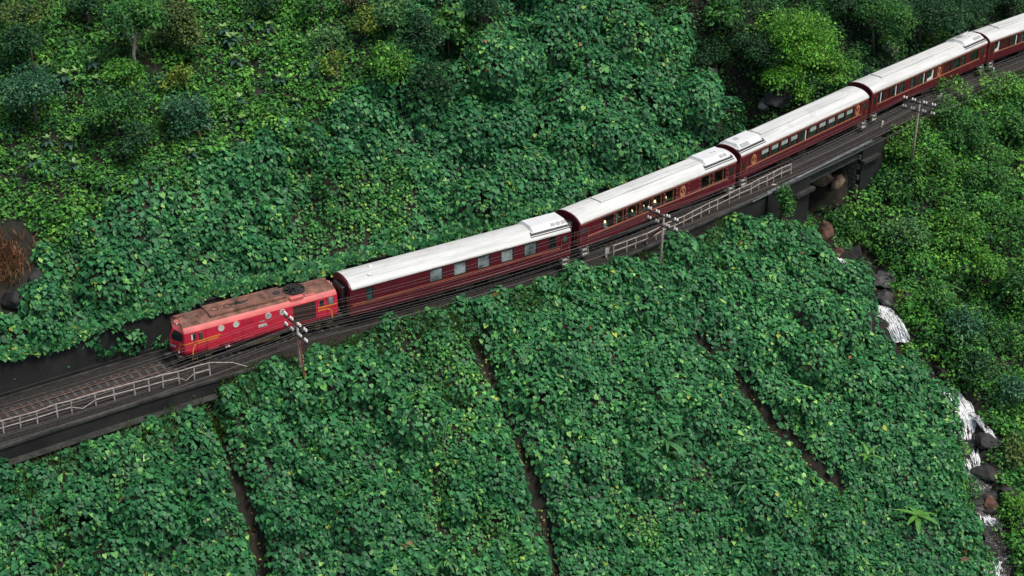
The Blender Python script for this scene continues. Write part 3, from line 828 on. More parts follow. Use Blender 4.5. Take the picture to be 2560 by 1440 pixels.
M['blind'] = mat('blind', (0.36, 0.42, 0.38), 0.7, 0.15, 3.0)
M['curtain'] = mat('curtain', (0.72, 0.72, 0.68), 0.8)
M['inside'] = mat('carriage_inside', (0.20, 0.13, 0.08), 0.7)
def glass(name):
    m = bpy.data.materials.new(name); m.use_nodes = True; nt = m.node_tree; out = nt.nodes['Material Output']
    nt.nodes.remove(nt.nodes['Principled BSDF'])
    t = nt.nodes.new('ShaderNodeBsdfTransparent'); t.inputs['Color'].default_value = (0.80, 0.86, 0.83, 1)
    g = nt.nodes.new('ShaderNodeBsdfGlossy'); g.inputs['Roughness'].default_value = 0.03
    f = nt.nodes.new('ShaderNodeValue'); f.outputs[0].default_value = 0.07
    mx = nt.nodes.new('ShaderNodeMixShader')
    nt.links.new(f.outputs[0], mx.inputs[0]); nt.links.new(t.outputs[0], mx.inputs[1]); nt.links.new(g.outputs[0], mx.inputs[2]); nt.links.new(mx.outputs[0], out.inputs[0])
    return m
M['glass'] = glass('window_glass')

HW = 1.45                       # half width of a carriage
ZB, ZE, ZR = 0.90, 3.18, 3.78   # underside, eave, roof crown
def strip(path, w, y, t=0.012):
    """a flat band following (x, z) points on the side of a vehicle, facing -y"""
    n = len(path); L = []; 
    for i, (x, z) in enumerate(path):
        a = path[max(i - 1, 0)]; b = path[min(i + 1, n - 1)]
        dx, dz = b[0] - a[0], b[1] - a[1]; l = math.hypot(dx, dz) or 1
        L.append(((x - dz / l * w / 2, z + dx / l * w / 2), (x + dz / l * w / 2, z - dx / l * w / 2)))
    mb = MB(); vs = []
    for (a, b) in L:
        vs += [(a[0], y, a[1]), (b[0], y, b[1]), (a[0], y - t, a[1]), (b[0], y - t, b[1])]
    fs = []
    for i in range(n - 1):
        o = i * 4; q = o + 4
        fs += [(o + 2, q + 2, q + 3, o + 3), (o, o + 2, q + 2, q)[::-1], (o + 1, q + 1, q + 3, o + 3)[::-1]]
    fs += [(0, 2, 3, 1), (4 * n - 4, 4 * n - 3, 4 * n - 1, 4 * n - 2)]
    mb.add(vs, fs); return mb
def side_wall(L, holes, y, z0, z1, depth=0.10):
    """side sheet with real window openings and their reveals"""
    xs = sorted({-L / 2, L / 2} | {h[0] for h in holes} | {h[1] for h in holes})
    zs = sorted({z0, z1} | {h[2] for h in holes} | {h[3] for h in holes})
    mb = MB(); sg = 1 if y < 0 else -1
    for i in range(len(xs) - 1):
        for j in range(len(zs) - 1):
            cx, cz = (xs[i] + xs[i + 1]) / 2, (zs[j] + zs[j + 1]) / 2
            if any(h[0] < cx < h[1] and h[2] < cz < h[3] for h in holes): continue
            q = [(xs[i], y, zs[j]), (xs[i + 1], y, zs[j]), (xs[i + 1], y, zs[j + 1]), (xs[i], y, zs[j + 1])]
            mb.add(q if y < 0 else q[::-1], [(0, 1, 2, 3)])
    for a, b, c, d in holes:
        yi = y + sg * depth
        P = [(a, c), (b, c), (b, d), (a, d)]
        for k in range(4):
            p, q = P[k], P[(k + 1) % 4]
            mb.add([(p[0], y, p[1]), (q[0], y, q[1]), (q[0], yi, q[1]), (p[0], yi, p[1])], [(0, 1, 2, 3)] if y > 0 else [(3, 2, 1, 0)])
    return mb
def roof_z(y, crown=ZR, eave=ZE, w=1.5):
    return eave + (crown - eave) * (1 - min(1, abs(y) / w) ** 2.3) ** 0.75
ROOF_Y = [-1.5, -1.49, -1.46, -1.40, -1.28, -1.1, -0.85, -0.55, -0.25, 0, 0.25, 0.55, 0.85, 1.1, 1.28, 1.40, 1.46, 1.49, 1.5]
def roof_mesh(L):
    mb = MB(); n = len(ROOF_Y); xs = np.linspace(-L / 2, L / 2, 9); vs = []
    for x in xs:
        for y in ROOF_Y: vs.append((x, y, roof_z(y)))
    fs = [(i * n + k, (i + 1) * n + k, (i + 1) * n + k + 1, i * n + k + 1) for i in range(8) for k in range(n - 1)]
    mb.add(vs, fs); return mb
def end_mesh(x, sg):
    ys = [y * HW / 1.5 for y in ROOF_Y]
    pts = [(-HW, ZB)] + [(y, roof_z(y * 1.5 / HW) - 0.02) for y in ys] + [(HW, ZB)]
    mb = MB(); n = len(pts)
    vs = [(x, y, z) for y, z in pts] + [(x + sg * 0.10, y, z) for y, z in pts]
    fs = [tuple(range(n)) if sg < 0 else tuple(range(n))[::-1], tuple(range(n, 2 * n))[::-1] if sg < 0 else tuple(range(n, 2 * n))]
    fs += [(k, (k + 1) % n, n + (k + 1) % n, n + k) for k in range(n)]
    mb.add(vs, fs); return mb
def emblem(root, x, z, y):
    mb = MB()
    n = 28; rx, rz, wd = 0.36, 0.52, 0.055
    vs = []
    for k in range(n):
        a = 2 * math.pi * k / n
        for r in (0, wd):
            for t in (0, 0.014): vs.append((x + (rx - r) * math.cos(a), y - t, z + (rz - r) * math.sin(a)))
    fs = []
    for k in range(n):
        o = 4 * k; q = 4 * ((k + 1) % n)
        fs += [(o + 1, o + 3, q + 3, q + 1), (o, o + 1, q + 1, q), (o + 2, q + 2, q + 3, o + 3)]
    mb.add(vs, fs)
    S = [(0.19, 0.24), (0.14, 0.36), (0.02, 0.37), (-0.07, 0.28), (-0.05, 0.15), (0.05, 0.02), (0.15, -0.13), (0.16, -0.28), (0.06, -0.39), (-0.08, -0.38), (-0.18, -0.27), (-0.17, -0.14), (-0.08, -0.10)]
    st = strip([(x + a, z + b) for a, b in S], 0.085, y - 0.002, 0.014); mb.add(st.v, st.f)
    mb.disc((x + 0.15, y - 0.008, z + 0.20), 0.06, 'y', 10, 0.016)
    mb.disc((x - 0.09, y - 0.008, z - 0.21), 0.075, 'y', 10, 0.016)
    return mb.build('emblem', M['gold'], root)

WHEEL = None
def bogie(root, cx):
    global WHEEL
    b = empty('bogie', (cx, 0, 0)); b.parent = root
    mb = MB()
    for s in (-1, 1):
        mb.box(-1.55, 1.55, s * 0.86 - 0.07, s * 0.86 + 0.07, 0.40, 0.62)
        for q in (-1.05, 1.05): mb.box(q - 0.17, q + 0.17, s * 0.86 - 0.12, s * 0.86 + 0.12, 0.26, 0.70)
    mb.box(-0.25, 0.25, -0.9, 0.9, 0.45, 0.80)
    mb.build('frame', M['under'], b)
    if WHEEL is None:
        w = MB(); w.disc((0, 0, 0), 0.42, 'y', 20, 0.12); w.disc((0, 0, 0), 0.13, 'y', 10, 0.20)
        WHEEL = w.mesh('wheel', M['dark_metal'])
    for q in (-1.05, 1.05):
        for s in (-1, 1):
            o = link_mesh('wheel', WHEEL, None, b); o.location = (q, s * 0.56, 0.42)

def window(root, a, b, c, d, pane, y=-HW, extra=None, frame='rubber', real=False):
    """window frame with its pane (and blind, bar or curtain) as sub-parts"""
    sg = 1 if y < 0 else -1
    fr = MB(); w = 0.06
    yo = y - sg * 0.012; yi = y + sg * 0.05
    y0, y1 = min(yo, yi), max(yo, yi)
    fr.box(a - w * .5, b + w * .5, y0, y1, d - w * .3, d + w * .6); fr.box(a - w * .5, b + w * .5, y0, y1, c - w * .6, c + w * .3)
    fr.box(a - w * .6, a + w * .3, y0, y1, c - w * .6, d + w * .6); fr.box(b - w * .3, b + w * .6, y0, y1, c - w * .6, d + w * .6)
    f = fr.build('window', M[frame], root)
    py = y + sg * 0.06
    MB().box(a, b, min(py, py + sg * .02), max(py, py + sg * .02), c, d).build('pane', M[pane], f)
    if extra and y < 0:
        if extra == 'blind':
            MB().box(a + 0.05, b - 0.12, y + 0.035, y + 0.055, d - 0.40 * (d - c), d - 0.05).build('blind', M['blind'], f)
        if extra == 'bar':
            MB().box(b - 0.30, b - 0.20, y + 0.02, y + 0.055, c + .02, d - .02).build('mullion', M['wood'], f)
        if extra == 'bars':
            MB().box(b - 0.22, b - 0.12, y + 0.02, y + 0.055, c + .02, d - .02).build('mullion', M['wood'], f)
            MB().box(a + 0.02, a + 0.10, y + 0.02, y + 0.055, c + .02, d - .02).build('mullion', M['wood'], f)
        if extra == 'curtain':
            MB().box(b - 0.34, b - 0.20, y + 0.03, y + 0.055, c + .10, d - .04).build('curtain', M['curtain'], f)
        if extra == 'sheet':
            MB().add([(a + .03, y + .04, c + .05), (b - .05, y + .04, c + .08), (b - .05, y + .04, d - .05), (b - .22, y + .04, d - .05), (b - .35, y + .04, c + .55), (a + .03, y + .04, c + .40)], [(0, 1, 2, 3, 4, 5)]).build('curtain', M['curtain'], f)
        if extra == 'split':
            MB().box(a, b, y + 0.02, y + 0.055, (c + d) / 2 - .02, (c + d) / 2 + .02).build('mullion', M['rubber'], f)
    return f

def ac_unit(root, u0, u1, L, hw=1.12, label=None, slots=(), base=True):
    x0, x1 = u0 - L / 2, u1 - L / 2
    if base:
        MB().add([(x0 - .25, -1.36, roof_z(-1.36) + .012), (x1 + .25, -1.36, roof_z(-1.36) + .012), (x1 + .25, -0.95, roof_z(-.95) + .03), (x0 - .1, -0.95, roof_z(-.95) + .03)], [(0, 1, 2, 3)]).build('roof_gutter', M['dark_metal'], root)
    zt = ZR + 0.22; zb = roof_z(hw) + 0.05
    mb = MB()
    sec = [(-hw, zb), (-hw, zb + .06), (-hw + .42, zt - .02), (-hw + .50, zt), (hw - .50, zt), (hw - .42, zt - .02), (hw, zb + .06), (hw, zb)]
    K = len(sec); vs = []
    for x, ins in ((x0, 0.0), (x0 + .16, 1.0), (x1 - .16, 1.0), (x1, 0.0)):
        for y, z in sec: vs.append((x, y, zb + (z - zb) * (0.30 + 0.70 * ins)))
    fs = [(i * K + k, i * K + (k + 1) % K, (i + 1) * K + (k + 1) % K, (i + 1) * K + k)[::-1] for i in range(3) for k in range(K)]
    fs += [tuple(range(K)), tuple(3 * K + k for k in range(K))[::-1]]
    mb.add(vs, fs); o = mb.build('roof_unit', M['ac_white'], root)
    nx = lambda v: v - L / 2
    sl = (zt - .02 - zb - .06) / .42
    for (a, b, v0, v1, top) in slots:          # grilles on the sloping face or on the flat top
        if top:
            MB().box(nx(a), nx(b), v0, v1, zt + .002, zt + .012).build('grille', M['grille'], o)
        else:
            P = lambda x, v, e: (x, -hw + .42 * v - .02 * e, zb + .06 + sl * .42 * v + .012 * e)
            MB().add([P(nx(a), v0, 1), P(nx(b), v0, 1), P(nx(b), v1, 1), P(nx(a), v1, 1)], [(0, 1, 2, 3)]).build('grille', M['grille'], o)
    return o

def carriage(A, B, label, wins, doors, stripe, embl=(), ac=None, duct=None, real=True, ticks=(), gang='dark_metal', roofbits=None):
    A = np.array(A); B = np.array(B)
    h = math.atan2(B[1] - A[1], B[0] - A[0]); L = float(np.hypot(*(B - A)))
    n = np.array([-math.sin(h), math.cos(h)]); c = (A + B) / 2 + n * HW
    root = empty('railway_carriage', (c[0], c[1], 0), h); tag(root, label, 'carriage', 'carriages of the train')
    ux = lambda u: u - L / 2
    holes = [(ux(w[0]), ux(w[1]), w[2], w[3]) for w in wins]
    side_wall(L, holes, -HW, ZB, ZE).build('body_side', M['maroon'], root)
    side_wall(L, holes, HW, ZB, ZE).build('body_side', M['maroon'], root)
    end_mesh(-L / 2, -1).build('body_end', M['maroon'], root)
    end_mesh(L / 2, 1).build('body_end', M['maroon'], root)
    MB().box(-L / 2 + .02, L / 2 - .02, -HW + .12, HW - .12, ZB, ZB + .12).build('floor', M['inside'], root)
    MB().box(-L / 2 + .02, L / 2 - .02, -HW + .12, HW - .12, ZE - .15, ZE - .05).build('ceiling', M['inside'], root)
    MB().box(-L / 2 + .02, L / 2 - .02, 0.35, 0.40, ZB + .13, ZE - .16).build('partition', M['inside'], root)
    rf = roof_mesh(L).build('roof', M['roof_white'], root, smooth=True)
    for s in (-1, 1):
        MB().box(-L / 2, L / 2, s * 1.50 - .012, s * 1.50 + .012, ZE - .07, ZE + .03).build('gutter', M['roof_trim'], rf)
    for z in np.arange(1.02, 1.62, 0.115):
        MB().box(-L / 2, L / 2, -HW - .012, -HW, z, z + .03).build('side_rib', M['maroon'], root)
    r = random.Random(int(L * 1000))
    # painted lines
    x0, x1 = -L / 2 + .06, L / 2 - .06
    if stripe == 'thin':
        for z in (1.70, 1.82): MB().box(x0, x1, -HW - .016, -HW - .001, z, z + .035).build('stripe', M['orange_line'], root)
        MB().box(x0, x1, -HW - .016, -HW - .001, 3.05, 3.085).build('stripe', M['orange_line'], root)
        for z in (2.0, 2.25, 2.5, 2.75):
            xs_ = x0
            for w in holes + [(x1, x1, 0, 0)]:
                if w[0] - xs_ > .3: MB().box(xs_, w[0] - .06, -HW - .010, -HW, z, z + .025).build('side_rib', M['maroon'], root)
                xs_ = w[1] + .06
    else:
        MB().box(x0, x1, -HW - .020, -HW - .001, 1.66, 1.80).build('stripe', M['copper'], root)
        MB().box(x0, x1, -HW - .020, -HW - .001, 2.94, 3.06).build('stripe', M['copper'], root)
    for w in wins:
        window(root, ux(w[0]), ux(w[1]), w[2], w[3], w[4], -HW, w[5] if len(w) > 5 else None)
        window(root, ux(w[0]), ux(w[1]), w[2], w[3], 'pane_dark', HW)
    for x, z in ticks: MB().box(ux(x) - .10, ux(x) + .10, -HW - .02, -HW - .001, z - .02, z + .02).build('hinge', M['copper'], root)
    for (u0, u1, wu0, wu1, wz0, wz1, pane) in doors:
        d = MB().box(ux(u0), ux(u1), -HW - .022, -HW - .001, 1.02, 2.92).build('door', M['maroon'], root)
        mb = MB(); cx, cz = ux((wu0 + wu1) / 2), (wz0 + wz1) / 2; rx, rz = (wu1 - wu0) / 2, (wz1 - wz0) / 2
        ring = [(cx + rx * math.copysign(abs(math.cos(a)) ** .5, math.cos(a)), cz + rz * math.copysign(abs(math.sin(a)) ** .5, math.sin(a))) for a in np.linspace(0, 2 * math.pi, 20, endpoint=False)]
        mb.add([(x, -HW - .03, z) for x, z in ring] + [(x, -HW - .02, z) for x, z in ring], [tuple(range(20))[::-1]] + [(k, (k + 1) % 20, 20 + (k + 1) % 20, 20 + k) for k in range(20)])
        mb.build('door_window', M[pane], d)
        for x in (u0 - .06, u1 + .06):
            MB().tube([(ux(x), -HW - .05, 1.25), (ux(x), -HW - .05, 2.55)], 0.018, 5).build('handrail', M['copper'], root)
        st = MB(); a, b = ux(u0), ux(u1)
        st.box(a, b, -HW - .12, -HW + .22, 0.62, 0.68); st.box(a, b, -HW - .22, -HW + .10, 0.28, 0.33)
        for x in (a, b - .04): st.box(x, x + .04, -HW - .20, -HW + .05, 0.28, 0.88)
        st.build('step', M['step'], root)
    for u, z in embl: emblem(root, ux(u), z, -HW - .002)
    if duct:
        a, b = ux(duct[0]), ux(duct[1])
        for s in (0,):
            sec = [(-.62, roof_z(.62) - .02), (-.60, ZR + .07), (-.5, ZR + .10), (.5, ZR + .10), (.60, ZR + .07), (.62, roof_z(.62) - .02)]
            mb = MB(); K = len(sec)
            mb.add([(x, y, z) for x in (a, b) for y, z in sec], [(k, K + k, K + k + 1, k + 1) for k in range(K - 1)] + [tuple(range(K)), tuple(range(K, 2 * K))[::-1]])
            mb.build('roof_duct', M['roof_white'], rf, smooth=False)
    if ac: ac_unit(root, ac[0], ac[1], L, slots=ac[2])
    if roofbits:
        for (u, y, sx, sy, sz) in roofbits:
            MB().box(ux(u) - sx, ux(u) + sx, y - sy, y + sy, roof_z(y) - .03, roof_z(y) + sz).build('roof_vent', M['roof_trim'], rf, bevel=.02)
    for s in (-1, 1):
        MB().box(s * L / 2 - (.48 if s < 0 else -.10), s * L / 2 + (.48 if s > 0 else -.10), -.72, .72, 0.98, 3.12).build('gangway', M[gang], root, bevel=.05)
        MB().box(s * L / 2 - .10 if s > 0 else s * L / 2 - .55, s * L / 2 + .55 if s > 0 else s * L / 2 + .10, -.14, .14, 0.62, 0.86).build('coupler', M['dark_metal'], root)
        ld = MB()
        for q in range(5): ld.box(s * (L / 2 + .12) - .02, s * (L / 2 + .12) + .02, -1.32, -.95, 1.15 + q * .28, 1.19 + q * .28)
        for q in (-1.33, -.94): ld.box(s * (L / 2 + .12) - .02, s * (L / 2 + .12) + .02, q - .02, q + .02, 1.0, 2.4)
        ld.build('end_ladder', M['copper'], root)
    MB().box(-L / 2 + .1, L / 2 - .1, -1.25, 1.25, 0.70, 0.90).build('underframe', M['under'], root)
    for u in (6.0, 9.2, 12.2):
        MB().box(ux(u), ux(u) + r.uniform(1.2, 2.2), -1.22, -.55, .32, .72).build('equipment_box', M['under'], root, bevel=.03)
    bogie(root, ux(2.7)); bogie(root, ux(L - 2.7))
    return root, L, h, c

def W(u0, u1, z0=1.60, z1=2.86, pane='glass', ex=None): return (u0, u1, z0, z1, pane, ex)
G9 = lambda px, py: at_z(px, py, 0.9)[:2]
CAR = []
c1w = [W(1.28, 1.82, 1.90, 2.92, 'pane_green', 'split')] + [W(a, a + 1.12, 1.96, 3.0, 'pane_pale') for a in (6.78, 8.92, 11.08, 13.24, 15.42)] + [W(17.75, 18.35, 2.0, 3.0, 'pane_dark', 'split')]
CAR.append(carriage(G9(881, 790), G9(1424.5, 639), 'maroon carriage with five pale square windows, directly behind the red locomotive', c1w, [(18.95, 19.6, 19.08, 19.46, 2.30, 2.80, 'pane_green')], 'thin', ac=(16.3, 19.75, ((18.2, 18.6, .25, .8, 0), (18.7, 19.1, .25, .8, 0), (19.2, 19.6, .25, .8, 0))), roofbits=((1.9, -.85, .16, .12, .1), (2.5, .2, .16, .12, .08))))
_t2 = []
for u in (4.02, 5.45, 7.05, 8.53, 10.06, 11.62, 13.13, 14.55, 16.28, 18.05):
    _t2 += [(u, 1.98), (u, 2.37), (u, 2.77)]
c2w = [W(2.6, 3.88), W(4.17, 5.30, ex='bar'), W(5.62, 6.90, ex='bar'), W(7.2, 8.40, ex='bars'), W(8.68, 9.92, ex='bar'), W(10.2, 11.45, ex='bar'), W(14.75, 16.1, ex='bar'), W(16.48, 17.86, ex='bar')]
CAR.append(carriage(G9(1449, 622), G9(1837, 460), 'maroon carriage with open brown-framed windows showing diners, second from the locomotive', c2w, [(0.15, .85, .24, .66, 2.06, 2.70, 'pane_green'), (18.3, 19.0, 18.38, 18.86, 2.0, 2.75, 'pane_dark')], 'wide', embl=[(12.36, 2.30)], duct=(3.2, 15.3), ticks=_t2, ac=(15.5, 18.85, ((17.6, 17.95, .30, .85, 0), (18.05, 18.45, .30, .85, 0), (17.3, 17.5, -.2, 0, 1), (17.7, 17.9, -.2, 0, 1)))))
c3w = [W(a, a + 1.17, 1.60, 2.80, 'pane_dark', 'blind' if i not in (4,) else 'curtain') for i, a in enumerate((3.12, 4.60, 6.06, 7.53, 9.0, 10.50, 11.98, 13.46, 14.95, 16.40))]
CAR.append(carriage(G9(1848, 449), G9(2166, 298), 'maroon dining carriage with ten dark windows and half-drawn blinds, on the bridge', c3w, [(.1, .85, .25, .62, 1.86, 2.5, 'pane_dark'), (19.0, 19.75, 19.1, 19.5, 2.2, 2.8, 'pane_dark')], 'wide', embl=[(2.0, 2.22), (18.25, 2.34)], duct=(4.0, 17.6), ac=(0.12, 3.55, ((.55, 1.75, .12, .85, 0), (.9, 1.5, -.1, .35, 1)))))
c4w = [W(1.05, 1.85, ex='curtain', pane='pane_dark'), W(1.95, 3.05, pane='shutter'), W(3.35, 4.4, pane='pane_dark', ex='curtain'), W(4.8, 5.5, pane='pane_green', ex='split'), W(6.68, 7.35, pane='pane_green', ex='split'), W(8.0, 9.3, pane='pane_dark', ex='curtain'), W(9.55, 10.75, pane='pane_dark', ex='sheet'), W(12.7, 13.9, pane='shutter'), W(14.2, 15.5, pane='pane_dark'), W(15.85, 16.5, pane='pane_green', ex='split'), W(17.6, 18.9, 1.72, 2.86, pane='pane_dark')]
CAR.append(carriage(G9(2175.5, 287), G9(2461, 158), 'maroon sleeping carriage with mixed narrow and curtained windows, fourth from the locomotive', c4w, [(.12, .85, .28, .66, 1.9, 2.6, 'pane_dark'), (19.35, 20.1, 19.5, 19.9, 2.1, 2.8, 'pane_dark')], 'wide', embl=[(11.75, 2.28)], duct=(2.6, 16.0), ac=(16.7, 20.3, ((18.6, 19.9, .30, .90, 0), (17.2, 18.2, .1, .6, 1)))))
_a = np.array(G9(2467.5, 155.5)); _h5 = math.radians(40.5)
c5w = [W(1.05, 1.9, ex='sheet', pane='pane_dark'), W(2.1, 3.6, pane='shutter'), W(3.9, 5.1, pane='pane_dark', ex='curtain'), W(5.6, 6.3, pane='pane_green', ex='split'), W(7.5, 8.2, pane='pane_green'), W(9.0, 10.2, pane='pane_dark'), W(11.0, 12.2, pane='pane_dark'), W(13.5, 14.7, pane='pane_dark'), W(15.5, 16.2, pane='pane_green')]
CAR.append(carriage(_a, _a + 20 * np.array([math.cos(_h5), math.sin(_h5)]), 'maroon carriage cut off by the right edge of the picture, last in view', c5w, [(.12, .85, .28, .66, 1.9, 2.6, 'pane_dark')], 'wide', duct=(2.6, 17.0)))

# ---------------------------------------------------------------- people seen through the open windows
M['skin'] = mat('skin', (0.42, 0.24, 0.16), 0.6)
M['white_cloth'] = mat('white_cloth', (0.78, 0.78, 0.75), 0.8)
M['teal_cloth'] = mat('teal_cloth', (0.05, 0.16, 0.16), 0.8)
M['hair'] = mat('black_hair', (0.012, 0.010, 0.009), 0.5)
def person(car, u, y, seated, cloth, label, turn=0.0):
    root0, L, h, c = CAR[car]
    zf = ZB + .12
    e = empty('person', (0, 0, 0)); tag(e, label, 'person')
    lx, ly = u - L / 2, y
    e.location = (c[0] + lx * math.cos(h) - ly * math.sin(h), c[1] + lx * math.sin(h) + ly * math.cos(h), zf)
    e.rotation_euler = (0, 0, h + turn)
    hp = 0.62 if seated else 0.92
    J = {'hip': (0, 0, hp, .15), 'waist': (0, 0, hp + .2, .14), 'chest': (0, 0, hp + .42, .165), 'neck': (0, 0, hp + .58, .06), 'chin': (0, -.02, hp + .66, .075), 'crown': (0, -.01, hp + .80, .085),
         'shl': (-.19, 0, hp + .50, .065), 'ell': (-.25, -.05, hp + .24, .048), 'wrl': (-.22, -.25, hp + .16, .036), 'hal': (-.20, -.33, hp + .17, .032),
         'shr': (.19, 0, hp + .50, .065), 'elr': (.25, -.05, hp + .24, .048), 'wrr': (.22, -.25, hp + .16, .036), 'har': (.20, -.33, hp + .17, .032)}
    if seated:
        J.update({'tl': (-.1, -.08, hp, .095), 'kl': (-.11, -.45, hp, .07), 'al': (-.11, -.45, .08, .045), 'fl': (-.11, -.60, .04, .04), 'tr': (.1, -.08, hp, .095), 'kr': (.11, -.45, hp, .07), 'ar': (.11, -.45, .08, .045), 'fr': (.11, -.60, .04, .04)})
    else:
        J.update({'tl': (-.1, 0, hp - .1, .095), 'kl': (-.11, -.02, .48, .065), 'al': (-.11, .02, .08, .045), 'fl': (-.11, -.14, .04, .04), 'tr': (.1, 0, hp - .1, .095), 'kr': (.11, -.02, .48, .065), 'ar': (.11, .02, .08, .045), 'fr': (.11, -.14, .04, .04)})
    E = [('hip', 'waist'), ('waist', 'chest'), ('chest', 'neck'), ('neck', 'chin'), ('chin', 'crown'), ('chest', 'shl'), ('shl', 'ell'), ('ell', 'wrl'), ('wrl', 'hal'), ('chest', 'shr'), ('shr', 'elr'), ('elr', 'wrr'), ('wrr', 'har'), ('hip', 'tl'), ('tl', 'kl'), ('kl', 'al'), ('al', 'fl'), ('hip', 'tr'), ('tr', 'kr'), ('kr', 'ar'), ('ar', 'fr')]
    K = list(J); me = bpy.data.meshes.new('body')
    me.from_pydata([J[k][:3] for k in K], [(K.index(a), K.index(b)) for a, b in E], [])
    o = bpy.data.objects.new('body', me); col.objects.link(o)
    md = o.modifiers.new('skin', 'SKIN'); sv = me.skin_vertices[0].data
    for i, k in enumerate(K): sv[i].radius = (J[k][3], J[k][3]); 
    sv[K.index('hip')].use_root = True
    o.modifiers.new('sub', 'SUBSURF').levels = 1
    dg = bpy.context.evaluated_depsgraph_get(); m2 = bpy.data.meshes.new_from_object(o.evaluated_get(dg)); bpy.data.objects.remove(o)
    m2.materials.clear(); m2.materials.append(M['skin']); m2.materials.append(cloth)
    for p in m2.polygons:
        z = p.center.z; p.material_index = 0 if (z > hp + .56 or p.center.y < -.22 and z > hp + .05) else 1; p.use_smooth = True
    m2.name = 'body'; b = link_mesh('body', m2, None, e)
    bm = bmesh.new(); bmesh.ops.create_uvsphere(bm, u_segments=10, v_segments=7, radius=.11)
    for v in bm.verts: v.co = Vector((v.co.x, v.co.y * 1.05 + .035, max(v.co.z, -.05) + hp + .78))
    hm = bpy.data.meshes.new('hair'); bm.to_mesh(hm); bm.free(); link_mesh('hair', hm, M['hair'], e)
person(1, 4.62, -0.98, False, M['white_cloth'], 'person in white uniform standing at the second window of the dining carriage')
person(1, 3.05, -1.08, True, M['white_cloth'], 'person in white seated at the first open window of the carriage behind the pole', 1.57)
person(1, 6.35, -1.08, True, M['teal_cloth'], 'person in teal clothing seated at the third open window', 1.57)
person(1, 7.80, -1.08, True, M['teal_cloth'], 'person in dark teal seated at the fourth open window', -1.57)

# lit table lamps inside the dining carriage
M['lamp'] = mat('lamp_glow', (0.9, 0.6, 0.3), 0.5)
_b = M['lamp'].node_tree.nodes['Principled BSDF']; _b.inputs['Emission Color'].default_value = (1.0, 0.62, 0.28, 1); _b.inputs['Emission Strength'].default_value = 3.0
M['linen'] = mat('table_linen', (0.10, 0.24, 0.24), 0.8)
for k, u in enumerate((3.55, 6.75, 8.15, 9.6, 10.9, 15.2, 16.9)):
    root0, L, h, c = CAR[1]; lx, ly = u - L / 2, -0.62
    pos = (c[0] + lx * math.cos(h) - ly * math.sin(h), c[1] + lx * math.sin(h) + ly * math.cos(h), ZB + .12)
    e = empty('dining_table', pos, h); tag(e, 'small table with a lit lamp seen through window %s of the open-windowed carriage' % ('one', 'three', 'four', 'five', 'six', 'seven', 'eight')[k], 'table')
    MB().box(-.32, .32, -.36, .36, .70, .74).build('table_top', M['linen'], e, bevel=.01)
    MB().tube([(0, 0, 0), (0, 0, .70)], .04, 6).build('leg', M['dark_metal'], e)
    lp = MB().tube([(0, -.18, .74), (0, -.18, .92)], .015, 5).build('lamp', M['dark_metal'], e)
    MB().tube([(0, -.18, .90), (0, -.18, 1.06)], [.11, .06], 10).build('lamp_shade', M['lamp'], lp)

# ---------------------------------------------------------------- locomotive
M['loco_red'] = mat('loco_red', (0.64, 0.022, 0.058), 0.42, 0.08, 0.6, coat=0.3)
M['loco_pink'] = mat('faded_red', (0.62, 0.13, 0.12), 0.55, 0.15, 0.9)
M['loco_rust'] = mat('rusty_roof', (0.15, 0.070, 0.047), 0.85, 0.45, 1.3, color2=(0.29, 0.135, 0.092), detail=9)
M['soot'] = mat('soot', (0.035, 0.028, 0.026), 0.9, 0.4, 4.0)
M['fade_patch'] = mat('dull_patch', (0.12, 0.065, 0.05), 0.85, 0.3, 2.0)
M['yellow'] = mat('yellow_stripe', (0.80, 0.30, 0.03), 0.45)
M['cream'] = mat('cream_glass', (0.66, 0.64, 0.54), 0.3)
M['rad'] = mat('radiator', (0.055, 0.020, 0.015), 0.7, 0.3, 5.0)
M['loco_grille'] = mat('red_grille', (0.42, 0.03, 0.055), 0.6, 0.2, 9.0)
LA = np.array((-23.52, 109.62)); LHd = math.radians(31.3); LL = 12.0
ln = np.array([-math.sin(LHd), math.cos(LHd)]); lc = LA + ln * 1.40 + LL / 2 * np.array([math.cos(LHd), math.sin(LHd)])
loco = empty('diesel_locomotive', (lc[0], lc[1], 0), LHd); tag(loco, 'bright red diesel locomotive with yellow stripes and rusty roof pulling the train', 'locomotive')
LEV = [(0.92, 1.38, 0.70), (1.30, 1.40, 0.78), (1.95, 1.40, 0.80), (2.35, 1.40, 0.66), (2.76, 1.38, 0.46), (2.90, 1.31, 0.34), (3.10, 1.12, 0.18), (3.24, 0.82, 0.0), (3.32, 0.42, -0.25)]
def lev(z):
    zz = [l[0] for l in LEV]; return np.interp(z, zz, [l[1] for l in LEV]), np.interp(z, zz, [l[2] for l in LEV])
def shell(th, z, out=0.0):
    """a point on the rounded front end; th = -90 near side, 0 nose, 90 far side"""
    hw, ns = lev(z)
    cx, sy = math.cos(math.radians(th)), math.sin(math.radians(th))
    t = abs(th) / 90.0; k = 0.74
    if t <= k:                                   # two flat panes meeting at a blunt prow
        a = t / k; y = hw * 0.93 * a; x = -0.10 - (ns - 0.10) * (1.06 - math.sqrt(a * a * 0.92 + 0.0036))
    else:                                        # rounded corner into the side
        q = (t - k) / (1 - k) * math.pi / 2; y = hw * (0.93 + 0.07 * math.sin(q)); x = -0.10 - (ns - 0.10) * (1.06 - math.sqrt(0.9236)) + 0.75 * (1 - math.cos(q)) ** 1.2
    y = math.copysign(y, th)
    d = Vector((-cx, sy, 0.15))
    return Vector((x - LL / 2, y, z)) + d.normalized() * out
ANG = [-90, -86, -82, -78, -74, -70, -66.6, -58, -46, -34, -22, -12, -5, 0, 5, 12, 22, 34, 46, 58, 66.6, 70, 74, 78, 82, 86, 90]
